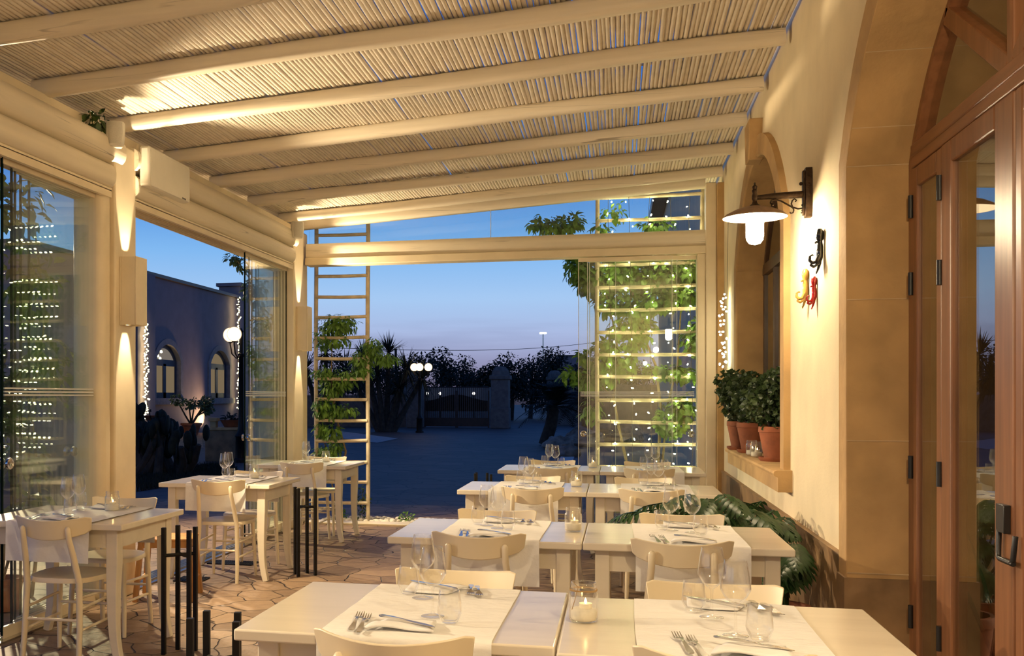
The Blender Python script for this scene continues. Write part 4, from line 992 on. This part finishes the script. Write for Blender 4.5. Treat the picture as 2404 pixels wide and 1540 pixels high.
# ================================================================ COURTYARD
def street_lamp(x, y, hz, lab, dirs, gr=.165):
    t = thing('street_lamp', lab, 'street lamp', loc=(x,y,-.03), group='globe street lamps')
    MB().lathe([(.0,0),(.17,0),(.17,.06),(.13,.10),(.12,.55),(.14,.58),(.10,.64),(.075,.70),(.06,1.0),(.05,hz-.5),(.065,hz-.48),(.065,hz-.42),(.045,hz-.40),(.04,hz+.05),(.06,hz+.08),(.0,hz+.16)],16).build('post', m_iron, t)
    for a, L in dirs:
        dx, dy = math.cos(a)*L, math.sin(a)*L
        ar = MB().tube([(0,0,hz-.42),(dx*.45,dy*.45,hz-.52),(dx*.85,dy*.85,hz-.42),(dx,dy,hz-.22),(dx,dy,hz-.13)],.016,8).lathe([(.03,-.02),(.06,0),(.05,.03)],14,(dx,dy,hz-.16)).build('arm', m_bronze, t)
        MB().ball((dx,dy,hz),gr,24,16).build('globe', m_globe, ar, ang=3)
    return t
p = at_z(566,1082,0); street_lamp(p.x,p.y,2.83,'black lamp post with two glowing globes before the lavender house',[(PI*1.06,.24),(PI*1.45,.30)])
p = at_z(985,1014,0); street_lamp(p.x,p.y,2.66,'three-globe lamp post in front of the courtyard gate',[(PI,.22),(.05,.36),(PI*1.55,.14)])
# lavender house
HX = -16.5; HZ = 5.85
hs = thing('house','lavender rendered house with two arched windows across the courtyard','house',loc=(HX,36,-.03))
def house_wall():
    b = MB(); ops = ((35.70,1.08,1.41,2.83,.60),(40.85,1.08,1.41,2.83,.60))
    ys = sorted(set([26.,30.,34,38.4,43.9]+[o[0]-o[1]+2*o[1]*i/14 for o in ops for i in range(15)]))
    for y0,y1 in zip(ys,ys[1:]):
        m_ = (y0+y1)/2; o = next((o for o in ops if abs(m_-o[0]) < o[1]), None)
        f = lambda a,c,d,e: b.add([(0,y0-36,a),(0,y1-36,c),(0,y1-36,d),(0,y0-36,e)],[(0,3,2,1)])
        if not o: f(0,0,HZ,HZ)
        else: f(0,0,o[2],o[2]); f(arch_z(y0,o[0],o[1],o[3],o[4]),arch_z(y1,o[0],o[1],o[3],o[4]),HZ,HZ)
    b.box(-8,-7.9,-10,7.9,0,HZ).box(-8,0,7.86,7.9,0,HZ).box(-8,0,-10,-9.96,0,HZ)
    return b, ops
b, ops = house_wall(); b.build('wall', m_house, hs, smooth=False)
MB().box(-8.05,.12,-10,8.0,HZ,HZ+.12).build('roof', m_darkwood, hs, smooth=False)
MB().box(-.9,.10,7.0,8.3,0,6.5).box(-1.0,.2,6.9,8.4,6.4,6.55).build('corner_tower', m_house, hs, smooth=False)
MB().box(0,.25,-3.3,-1.9,0,HZ).build('pilaster', m_house, hs, smooth=False)
m_lit1 = emit('lit_room_warm', (.62,.46,.27), .26); m_lit2 = emit('lit_room_pale', (.55,.47,.40), .28)
for i, o in enumerate(ops):
    pa = [(y-36,z,ny,nz) for (y,z,ny,nz) in arch_path(o[0],o[1],o[2],o[3],o[4],14)]
    f = sweep([(0,-.25),(0,.05),(.22,.05),(.22,0)], pa).build('window', m_housestone, hs, ang=.5)
    MB().box(0,.16,o[0]-36-1.4,o[0]-36+1.4,1.17,1.41).build('sill', m_housestone, hs, smooth=False)
    e = sweep([(0,-.2),(0,-.14),(-.14,-.14),(-.14,-.2)], pa); y = o[0]-36
    e.box(-.2,-.13,y-1.05,y+1.05,2.62,2.86).box(-.2,-.13,y-.12,y+.12,1.41,2.7).box(-.2,-.13,y-1.05,y+1.05,1.41,1.62).build('window_frame', m_houseframe, f, smooth=False)
    A = arc(o[0]-36,o[1]-.02,o[3],o[4]-.02,14)
    MB().add([(-.18,p[0],p[1]) for p in A],[tuple(range(len(A)))]).build('upper_pane', m_lit2 if i == 0 else m_lit1, f, smooth=False)
    MB().box(-.18,-.17,y-1.05,y+1.05,1.42,2.8).build('lower_pane', m_lit1, f, smooth=False)
    if i == 0:
        e = MB()
        for (dy,z) in ((-.25,3.15),(-.55,2.98),(-.35,2.9)): e.ball((-.155,y+dy,z),.05,10,8)
        e.build('ceiling_lamps', m_led_far, f)
for (u, v0, v1, lab, sd, n) in ((343,760,985,'fairy lights wound down the house pilaster, nearer column',61,80),(560,695,962,'fairy lights wound down the tower corner of the house',62,80)):
    x = HX+ (.38 if u == 343 else .30); a, c = at_x(u,v0,x), at_x(u,v1,x); rr = random.Random(sd)
    pts = [a.lerp(c,k/20)+Vector((.05*math.sin(k*1.5),.08*math.cos(k*1.5),0)) for k in range(21)]
    string(lab, pts, [a.lerp(c,(k+rr.random())/n)+Vector((rr.uniform(-.03,.05),rr.uniform(-.16,.16),0)) for k in range(n)], m_led_far, .022, .03, 'fairy lights on the house', .01, sd, .01)
# jade tree in pot, wall planter, urn, cactus, rocks
rr = random.Random(21); p = at_z(443,1021,0); k = 1.0
t = thing('potted_jade_tree','jade tree in a tapered pot against the lavender house','potted plant',loc=(HX+1.05,p.y*.995,-.03))
MB().lathe_open([(0,0),(.22,0),(.36,.40),(.40,.40),(.40,.48),(.34,.48),(.32,.42),(0,.40)],24).build('pot', m_terra, t); b = MB(); s = MB()
for i in range(8):
    a = rr.uniform(0,6.28); q = Vector((.55*math.cos(a),.75*math.sin(a),rr.uniform(.95,1.35))); s.tube([(0,0,.4),(q.x*.4,q.y*.4,.75),q],[.04,.03,.02],6); leaves_in(b,q,(.22,.25,.16),130,.11,rr,.1,True)
s.build('stem', m_bark, t); b.build('foliage', m_jade, t)
p = at_z(478,1013,0); t = thing('ground_light','small recessed uplight shining on the house foot','ground light',loc=(p.x+.3,p.y,-.03)); MB().lathe([(.12,0),(.12,.03),(.09,.035),(0,.035)],16).build('housing', m_steel, t); MB().lathe([(.08,.036),(0,.045)],14).build('lens', m_led_far, t)
p = at_z(520,1080,0); t = thing('stone_planter','brown stone block planter beside the two-globe lamp','planter',loc=(p.x,p.y+.25,-.03))
MB().box(-.40,.36,-.25,.35,0,.70).build('block', m_dado, t, bevel=.01); MB().box(-.43,.39,-.28,.38,.70,.76).build('coping', m_stone, t, bevel=.01)
t2 = thing('planter_bowl','wide terracotta bowl standing on the stone block planter','plant pot',loc=(p.x+.12,p.y+.28,.731)); MB().lathe_open([(0,0),(.15,0),(.24,.15),(.26,.17),(.22,.17),(0,.14)],24).build('bowl', m_terra, t2); b = MB(); leaves_in(b,(0,0,.2),(.15,.1,.08),40,.12,rr,-.4); b.build('foliage', m_nightleaf, t2)
t2 = thing('stone_ornament','pale stone capital lit at the end of the block planter','stone ornament',loc=(p.x-.22,p.y+.1,.731)); MB().box(-.07,.07,-.07,.07,0,.14).box(-.10,.10,-.10,.10,.14,.22).build('capital', m_stone, t2, bevel=.01)
p = at_x(367,990,HX+1.2); t = thing('wrought_iron_planter','wrought iron planter with curled handles by the house pilaster','planter',loc=(p.x,p.y,-.03))
MB().lathe_open([(0,.62),(.25,.62),(.42,.82),(.45,.82),(.27,.58),(0,.58)],20).build('bowl', m_terra, t)
for s_ in (-1,1):
    MB().tube([(0,s_*.25,0),(0,s_*.2,.35),(0,s_*.32,.6),(0,s_*.5,.85),(0,s_*.52,1.0),(0,s_*.44,1.03),(0,s_*.42,.95)],.018,6).tube([(s_*.25,0,0),(s_*.2,0,.35),(s_*.27,0,.6)],.018,6).build('scroll', m_iron, t)
def cactus(x, y, lab, seed, n, H_):
    rr = random.Random(seed); t = thing('prickly_pear', lab, 'cactus', loc=(x,y,-.03)); b = MB(); tr = MB()
    tips = []
    for i in range(n):
        a = rr.uniform(0,6.28); p = Vector((rr.uniform(-.5,.5),rr.uniform(-.3,.3),0)); h = rr.uniform(.4,.8)*H_
        q = p+Vector((.35*math.cos(a),.35*math.sin(a),h)); tr.tube([p,p.lerp(q,.5)+Vector((.05,0,0)),q],[.09,.075,.05],8); tips.append(q); tips.append(p.lerp(q,.6))
    for q in tips:
        for k in range(3):
            c = q+Vector((rr.uniform(-.14,.14),rr.uniform(-.12,.12),rr.uniform(.02,.20)*H_)); m2 = Matrix.Translation(c)@Matrix.Rotation(rr.uniform(0,3),4,'Z')@Matrix.Rotation(rr.uniform(-.6,.6),4,'Y'); e = MB().ball((0,0,0),.12,10,7,sz=rr.uniform(1.2,1.7),sy=.28,sx=.85); b.add([m2@Vector(v) for v in e.v], e.f)
    tr.build('trunk', m_bark, t); b.build('pads', m_nightleaf, t); return t
p = at_z(372,1112,0); cactus(p.x,p.y,'dark prickly pear clump in the grass beyond the nearer post',71,13,1.15)
p = at_z(325,1098,0); cactus(p.x-.1,p.y+.6,'prickly pear partly hidden by the nearer post',72,8,1.2)
def rock(x,y,s,lab,seed,z=-.05):
    b = MB().ball((0,0,s*.3),s,14,9,sz=.6); b.v = [tuple(Vector(v)*(1+.35*noise.noise(Vector(v)*2.2/s+Vector((seed,0,0))))) for v in b.v]
    return tag(b.build('garden_rock', m_rock, None, loc=(x,y,z)), lab, 'rock', 'garden rocks')
for (u,v,s,lab) in ((362,1098,.16,'pale rock at the cactus foot, larger of the pair'),(375,1105,.11,'small pale rock at the cactus foot'),(1312,1052,.42,'rock beside the cycad trunk'),(1368,1045,.60,'big rock seen through the far end glass'),(1455,1040,.75,'boulder behind the lit ladder'),(1335,1068,.30,'low rock by the white ground line')):
    p = at_z(u,v,0); rock(p.x,p.y,s,lab,u)
b = MB(); rr = random.Random(9)
q = [at_z(322,1150,0),at_z(560,1112,0),at_z(545,1085,0),at_z(322,1108,0)]
for i in range(5200):
    s1, s2 = rr.random(), rr.random(); p = q[0].lerp(q[1],s1).lerp(q[3].lerp(q[2],s1),s2); h = rr.uniform(.04,.10); a = rr.uniform(0,6.28)
    b.add([(p.x-.012*math.cos(a),p.y-.012*math.sin(a),-.03),(p.x+.012*math.cos(a),p.y+.012*math.sin(a),-.03),(p.x+rr.uniform(-.04,.04),p.y+rr.uniform(-.04,.04),h)],[(0,1,2)])
tag(b.build('lawn_grass', m_nightleaf, None, smooth=False),'strip of dark grass under the prickly pear','grass',kind='stuff')
struct('trim_13', MB().add([(a.x,a.y,-.02) for a in (q[0],q[1],q[2],q[3])],[(0,1,2,3)]), m_soil, 'dark soil of the grass strip', smooth=False)
# pebble strip outside the far threshold
b = MB(); rr = random.Random(10)
for i in range(620):
    x = rr.uniform(-3.3,.8); s = rr.uniform(.012,.04); b.ball((x,rr.uniform(11.24,11.62),s*.3),s,7,5,sz=.65,sx=rr.uniform(.8,1.3))
tag(b.build('pebbles', m_pebble, None),'strip of white pebbles outside the far threshold','pebbles',kind='stuff')
for i,(x,lab,h) in enumerate(((-2.86,'tuft of silvery weed at the ladder foot',.42),(-3.12,'low green weed in the pebbles by the ladder',.12),(-2.35,'small green weed in the white pebbles',.10))):
    t = thing('weed_tuft',lab,'weed',loc=(x,11.40,.0)); b = MB(); rr = random.Random(i); leaves_in(b,(0,0,h*.5),(.09,.06,h*.5),int(60+h*260),.035,rr,-.2); b.build('foliage', m_vine if i else m_vine_dark, t); MB().tube([(0,0,0),(.01,0,h*.8)],.004,5).build('stem', m_stem, t)
# gate, pillars, boundary
def gpillar(u0_,u1_,vb,vt,lab,name='gate_pillar'):
    a, c = at_z(u0_,vb,0), at_z(u1_,vb,0); w = (c-a).length; x = (a.x+c.x)/2; y = a.y; d = -SN*x+CS*y; top = H+(V0-vt)*d/F
    t = thing(name, lab, 'gate pillar', loc=(x,y+w/2,-.03), group='stone gate pillars'); h = w/2
    MB().box(-h,h,-h,h,0,top-.62).build('shaft', m_pillar, t, bevel=.03); MB().box(-h*1.06,h*1.06,-h*1.06,h*1.06,0,.95).build('plinth', m_pillar, t, bevel=.03)
    MB().box(-h*1.18,h*1.18,-h*1.18,h*1.18,top-.62,top-.42).build('cap', m_pillar, t, bevel=.03)
    MB().lathe([(h*1.05,top-.42),(h*.95,top-.2),(h*.55,top-.02),(0,top)],4).build('finial', m_pillar, t, smooth=False); return t
gpillar(956,990,1003,862,'stone gate pillar behind the three-globe lamp'); gpillar(1153,1194,1004,858,'stone gate pillar at the gate right-hand edge'); gpillar(1285,1318,985,868,'farthest stone pillar beside the cycad')
a, c = at_z(993,1002,0), at_z(1151,1002,0); gy = (a.y+c.y)/2; W = c.x-a.x
t = thing('iron_gate','wide dark iron gate with wavy top between stone pillars','gate',loc=(a.x,gy,-.03))
def zz(v): return H+(V0-v)*47/F
for s in (0,1):
    x0 = W/2*s; b = MB(); n = 16; f = lambda x: zz(945)+.30*math.cos((x-W/2)/W*2*PI)*.5
    for i in range(n):
        xa, xb = x0+W/2*i/n, x0+W/2*(i+1)/n
        b.add([(xa,-.02,zz(965)),(xb,-.02,zz(965)),(xb,-.02,f(xb)+.25),(xa,-.02,f(xa)+.25),(xa,.02,zz(965)),(xb,.02,zz(965)),(xb,.02,f(xb)+.25),(xa,.02,f(xa)+.25)],[(0,1,2,3),(7,6,5,4),(3,2,6,7),(0,4,5,1)])
        b.box(xa+.02,xa+.055,-.02,.02,zz(982),f(xa)+.75-.25*math.cos((xa-W/2)/W*2*PI)*.6)
    b.box(x0,x0+W/2,-.025,.025,.05,zz(981)).box(x0,x0+.07,-.03,.03,0,zz(915)).box(x0+W/2-.07,x0+W/2,-.03,.03,0,zz(915))
    for i in range(n): b.tube([(x0+W/2*i/n,0,f(x0+W/2*i/n)+.75-.15*math.cos((x0+W/2*i/n-W/2)/W*2*PI)),(x0+W/2*(i+1)/n,0,f(x0+W/2*(i+1)/n)+.75-.15*math.cos((x0+W/2*(i+1)/n-W/2)/W*2*PI))],.03,6)
    b.build('gate_leaf', m_gate, t, smooth=False)
struct('wall_boundary', MB().box(-3.2,14,53.6,54,-.03,2.05).box(-30,-9.9,48.2,48.5,-.03,1.5), m_pillar, 'low boundary wall of the courtyard')
struct('wall_road', MB().box(-11.5,-6.6,54.5,54.8,-.03,1.95), mat('pale_wall', (.15,.145,.15), .9), 'pale wall across the road behind the gate')
for i,(u,lab) in enumerate(((1003,'bollard light left of the three beyond the gate'),(1033,'middle bollard light beyond the gate'),(1112,'bollard light right of the three beyond the gate'))):
    p = at_y(u,926,54); t = thing('bollard_light',lab,'bollard light',loc=(p.x,54,-.03),group='bollard lights beyond the gate'); MB().lathe([(.05,0),(.05,1.48),(.07,1.5),(.07,1.54),(0,1.56)],12).build('post', m_iron, t); MB().ball((0,0,1.64),.075,12,8).build('lamp', m_bollard, t)
p = at_z(1325,1085,0); p2 = at_z(1343,1048,0); w = Vector((.16,0,0))
struct('road_marking', MB().add([p-w+Vector((0,0,-.025)),p+w+Vector((0,0,-.025)),p2+w+Vector((0,0,-.025)),p2-w+Vector((0,0,-.025))],[(0,1,2,3)]), mat('white_line',(.7,.7,.7),.8), 'white painted line on the courtyard paving', smooth=False)
pp = [at_z(u,v,0) for u,v in ((735,1003),(935,1028),(885,1038),(735,1020))]
struct('kerb', MB().add([(a.x,a.y,-.02) for a in pp],[(0,1,2,3)]), mat('pale_path',(.45,.43,.42),.9), 'pale path edge behind the climbing plant', smooth=False)
pp = [at_z(u,v,0) for u,v in ((332,1068),(478,1050),(470,1014),(400,1018))]
struct('path', MB().add([(a.x,a.y,-.02) for a in pp],[(0,1,2,3)]), m_floor, 'pale crazy paving in front of the lavender house', smooth=False)
# trees and palms
def tree(x, y, h, w, lab, seed, zb=.7, n=2200):
    rr = random.Random(seed); t = thing('tree', lab, 'tree', loc=(x,y,-.03)); b = MB(); s = MB()
    s.tube([(0,0,0),(.08,0,h*.3),(0,.05,h*.6)],[.16,.13,.08],8)
    for i in range(11):
        a = rr.uniform(0,6.28); z = rr.uniform(zb+.4,h-.35); r_ = w*.5*rr.uniform(.1,.75)*(1-.35*max(0,(z-zb)/(h-zb))); q = Vector((r_*math.cos(a),r_*math.sin(a),z)); s.tube([(0,0,h*.35),q.lerp(Vector((0,0,h*.4)),.4),q],[.07,.05,.02],5)
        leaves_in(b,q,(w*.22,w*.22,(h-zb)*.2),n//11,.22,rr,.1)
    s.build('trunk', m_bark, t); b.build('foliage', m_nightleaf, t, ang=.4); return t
TR = [(925,833,66,3.4,'tree beside the thin pole left of the gate'),(978,832,62,3.0,'tree behind the three-globe lamp'),(1035,818,64,3.0,'tallest tree behind the gate'),(1092,840,66,3.2,'bushy tree behind the middle of the gate'),(1138,846,62,2.8,'tree beside the gate right-hand pillar'),(1200,836,60,3.0,'tree just past the gate right-hand pillar'),(1245,838,60,2.8,'tree between the two right-hand pillars'),(1292,820,60,3.2,'tall tree below the floodlight mast'),(1345,850,75,3.6,'dark tree beside the far flat building'),(1400,845,80,4.5,'dark tree seen through the far end glass'),(1470,838,80,5,'dark tree behind the lit ladder'),(860,845,60,3.4,'dark tree behind the far left ladder'),(800,835,56,4,'dark tree beyond the climbing plant')]
for i,(u,v,y,w,lab) in enumerate(TR):
    y = (58.5,64,69.5,75)[i%4]+(0 if i < 8 else 3); q = at_y(u,v,y); tree(q.x,y,q.z+.03,w*1.2,lab,100+i)
rr = random.Random(15)
for i,(x,y,h,w,lab) in enumerate(((-9.5,11.5,1.9,2.6,'dark bush outside the nearer sliding glass'),(-11.5,16.5,2.6,3.6,'taller dark bush beyond the nearer glass'))): tree(x,y,h,w,lab,150+i,.3,1400)
def spiky(x,y,lab,heads,seed,blade=.75,name='yucca_tree'):
    rr = random.Random(seed); t = thing(name, lab, 'yucca', loc=(x,y,-.03)); s = MB(); b = MB()
    for (dx,dy,z) in heads:
        s.tube([(dx*.2,dy*.2,0),(dx*.6,dy*.6,z*.5),(dx,dy,z)],[.16,.11,.09],8)
        for k in range(110):
            d = rnd_dir(rr); d.z = d.z*.8+.15; d.normalize(); L = blade*rr.uniform(.75,1.1); sd = d.cross(Vector((0,0,1)));
            if sd.length < .01: continue
            sd = sd.normalized()*.028; o = Vector((dx,dy,z)); m_ = o+d*L*.55; tip = o+d*L+Vector((0,0,-.12*L*(1-d.z)))
            b.add([o-sd*.5,o+sd*.5,m_+sd,m_-sd,tip],[(0,1,2,3),(3,2,4)])
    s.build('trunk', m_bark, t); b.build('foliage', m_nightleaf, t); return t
p = at_z(905,1012,0); spiky(p.x,p.y,'big many-headed yucca right of the far left ladder',[(-.9,0,3.0),(.1,.2,3.3),(.9,0,2.6),(1.5,.2,2.2),(-.3,-.2,2.3),(.6,-.2,1.8),(-1.4,.2,2.2)],81,1.05)
p = at_z(765,1008,0); spiky(p.x,p.y,'spiky yucca behind the climbing plant ladder',[(0,0,3.4),(.8,.3,2.6),(-.9,0,2.7),(.3,-.2,1.9)],82,1.2)
def cycad(x,y,h,lab,seed,lean=0,L0=1.3):
    rr = random.Random(seed); t = thing('cycad', lab, 'palm', loc=(x,y,-.03)); MB().tube([(lean*-.3,0,0),(lean*-.1,0,h*.5),(0,0,h*.92),(0,0,h+.08)],[.20,.19,.17,.04],10).build('trunk', m_bark, t); b = MB()
    for i in range(46):
        a = rr.uniform(0,6.28); e = rr.uniform(-.15,1.35); L = L0*rr.uniform(.8,1.1); pts = []
        for k in range(9):
            f = k/8; r_ = L*f*math.cos(e)*(1-.1*f); z = h+L*f*math.sin(e)-.48*L*f*f; pts.append(Vector((r_*math.cos(a),r_*math.sin(a),z)))
        b.tube(pts,[.012,.012,.011,.01,.009,.008,.007,.006,.004],4); sd = Vector((-math.sin(a),math.cos(a),0))
        for k in range(1,8):
            for m_ in (0,.33,.66):
                q = pts[k].lerp(pts[k+1],m_) if k < 8 else pts[k]; tn = (pts[k+1]-pts[k]).normalized(); l = .20*L0*math.sin(PI*min(1,(k+m_)/8.3))+.05
                for sg in (-1,1):
                    tip = q+(sd*sg*.85+tn*.5+Vector((0,0,-.1))).normalized()*l; w = tn*.018; b.add([q-w,q+w,tip],[(0,1,2)])
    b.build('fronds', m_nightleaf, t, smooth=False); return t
p = at_z(1300,1042,0); cycad(p.x,p.y,1.15,'cycad palm leaning by the rocks',91,.9,1.5)
p = at_z(1375,1030,0); cycad(p.x,p.y,1.45,'cycad palm half behind the far end glass',92,-.3,1.6)
# distance
q = at_y(1275,783,112); t = thing('floodlight_mast','tall floodlight mast far beyond the trees','light mast',loc=(q.x,112,-.03)); MB().tube([(0,0,0),(0,0,q.z)],[.14,.08],8).build('pole', m_steel, t); MB().box(-.35,.35,-.1,.1,q.z,q.z+.16).build('lamp', emit('mast_lamp',(1,.97,.85),14), t)
q = at_y(929,818,70); t = thing('utility_pole','thin dark utility pole on the horizon','pole',loc=(q.x,70,-.03)); MB().tube([(0,0,0),(0,0,q.z)],.09,8).build('pole', m_iron, t); 
q2 = at_y(1480,792,110); b = MB(); n = 24; a = Vector((q.x,70,q.z-.1))
b.tube([a.lerp(q2,k/n)+Vector((0,0,-.5*math.sin(PI*k/n))) for k in range(n+1)],.022,5); b.tube([a,a+Vector((-30,-8,.9))],.022,5)
tag(b.build('overhead_wire', m_iron, None),'overhead wire running from the thin pole','cable')
q = at_y(1333,836,150); t = thing('distant_building','flat dark building on the horizon','building',loc=(q.x,150,-.03)); MB().box(-1.7,1.7,0,4,0,q.z).build('wall', m_house, t, smooth=False); MB().box(-1.8,1.8,-.1,4.1,q.z,q.z+.2).build('roof', m_darkwood, t, smooth=False)

# ================================================================ LIGHT
def light(kind, name, loc, power, col, size=.05, target=None, spot=None, blend=.5):
    l = bpy.data.lights.new(name, kind); l.energy = power; l.color = col
    o = bpy.data.objects.new(name, l); C.objects.link(o); o.location = loc
    if kind in ('POINT','SPOT'): l.shadow_soft_size = size
    if kind == 'SPOT': l.spot_size = spot; l.spot_blend = blend
    if kind == 'AREA': l.size = size
    if target is not None: o.rotation_euler = (Vector(target)-Vector(loc)).to_track_quat('-Z','Y').to_euler()
    return o
WARM = (1,.785,.485)
for n,(y,pw) in enumerate(((1.7,90),(-6.4,120))): light('POINT','wall_lamp_light',(.72,y,2.33),pw,WARM,.05)
for (y,z,pw) in ((6.645,2.165,1.3),(10.70,2.165,.8),(2.61,2.165,1.25),(-1.4,2.165,.9)):
    for s in (1,-1):
        light('SPOT','post_light_beam',(XI+.030,y,z+s*.10),150,WARM,.014,(XI-.02,y,z+s*1.4),.56,.35)
        light('SPOT','terrace_fill',(XI+.09,y,z+s*.27),(150 if s > 0 else 230)*pw,WARM,.03,(XI+3.1,y,z+s*3.0),1.5,.5)  # added fill spot outside the box, aimed away from the post
light('SPOT','terrace_flood',(-7.6,11.2,3.3),1900,(1,.76,.47),.07,(-2.2,6.6,.2),1.5,.6)
p = at_z(478,1013,0); light('SPOT','house_uplight',(p.x+.5,p.y,.15),420,(1,.68,.36),.05,(HX,p.y-1.5,1.6),1.6,.8)
light('POINT','inner_room_light',(2.9,3.2,3.0),30,(1,.75,.45),.1)
w = bpy.data.worlds.new('dusk_sky'); SC.world = w; w.use_nodes = True; nt = w.node_tree; nt.nodes.clear()
out = nt.nodes.new('ShaderNodeOutputWorld'); bg = nt.nodes.new('ShaderNodeBackground'); nt.links.new(bg.outputs[0], out.inputs[0])
tc = nt.nodes.new('ShaderNodeTexCoord'); sp = nt.nodes.new('ShaderNodeSeparateXYZ'); nt.links.new(tc.outputs['Generated'], sp.inputs[0])
sky = ramp(nt, sp.outputs['Z'], [(0,(.04,.04,.07)),(.012,(.20,.18,.30)),(.035,(.31,.32,.51)),(.062,(.40,.49,.75)),(.095,(.38,.58,.88)),(.14,(.22,.48,.87)),(.19,(.085,.29,.73)),(.30,(.04,.16,.56)),(.55,(.02,.07,.27)),(1,(.012,.045,.18))])
mp = nt.nodes.new('ShaderNodeMapping'); mp.inputs['Scale'].default_value = (2.2,2.2,26); nt.links.new(tc.outputs['Generated'], mp.inputs[0])
nz = nd(nt,'ShaderNodeTexNoise',Scale=1.6,Detail=4); nt.links.new(mp.outputs[0], nz.inputs['Vector'])
cf = ramp(nt, nz.outputs[0], [(.52,(0,0,0)),(.68,(1,1,1))]); band = ramp(nt, sp.outputs['Z'], [(.02,(.3,)*3),(.06,(.4,)*3),(.085,(0,0,0))])
mu = nd(nt,'ShaderNodeMath',operation='MULTIPLY'); nt.links.new(cf, mu.inputs[0]); nt.links.new(band, mu.inputs[1])
mx = nd(nt,'ShaderNodeMix',data_type='RGBA'); nt.links.new(mu.outputs[0], mx.inputs[0]); nt.links.new(sky, mx.inputs[6]); mx.inputs[7].default_value = (.22,.25,.42,1); nt.links.new(mx.outputs[2], bg.inputs[0])
bg.inputs[1].default_value = .88
# ================================================================ CAMERA
cam = bpy.data.cameras.new('camera'); co = bpy.data.objects.new('camera', cam); C.objects.link(co); SC.camera = co
co.location = (0,0,H); co.rotation_euler = (PI/2,0,TH); cam.sensor_width = 36; cam.sensor_fit = 'HORIZONTAL'; cam.lens = 36*F/2404
cam.shift_x = (1202-U0)/2404; cam.shift_y = (V0-770)/2404; cam.clip_start = .02; cam.clip_end = 600
vs = SC.view_settings; vs.view_transform = 'Standard'; vs.look = 'None'; vs.gamma = 1; vs.use_curve_mapping = False; vs.exposure = .2
try:
    SC.cycles.transparent_max_bounces = 40; SC.cycles.max_bounces = 8; SC.cycles.diffuse_bounces = 4; SC.cycles.glossy_bounces = 4; SC.cycles.sample_clamp_indirect = 6; SC.cycles.use_denoising = True
except Exception: pass
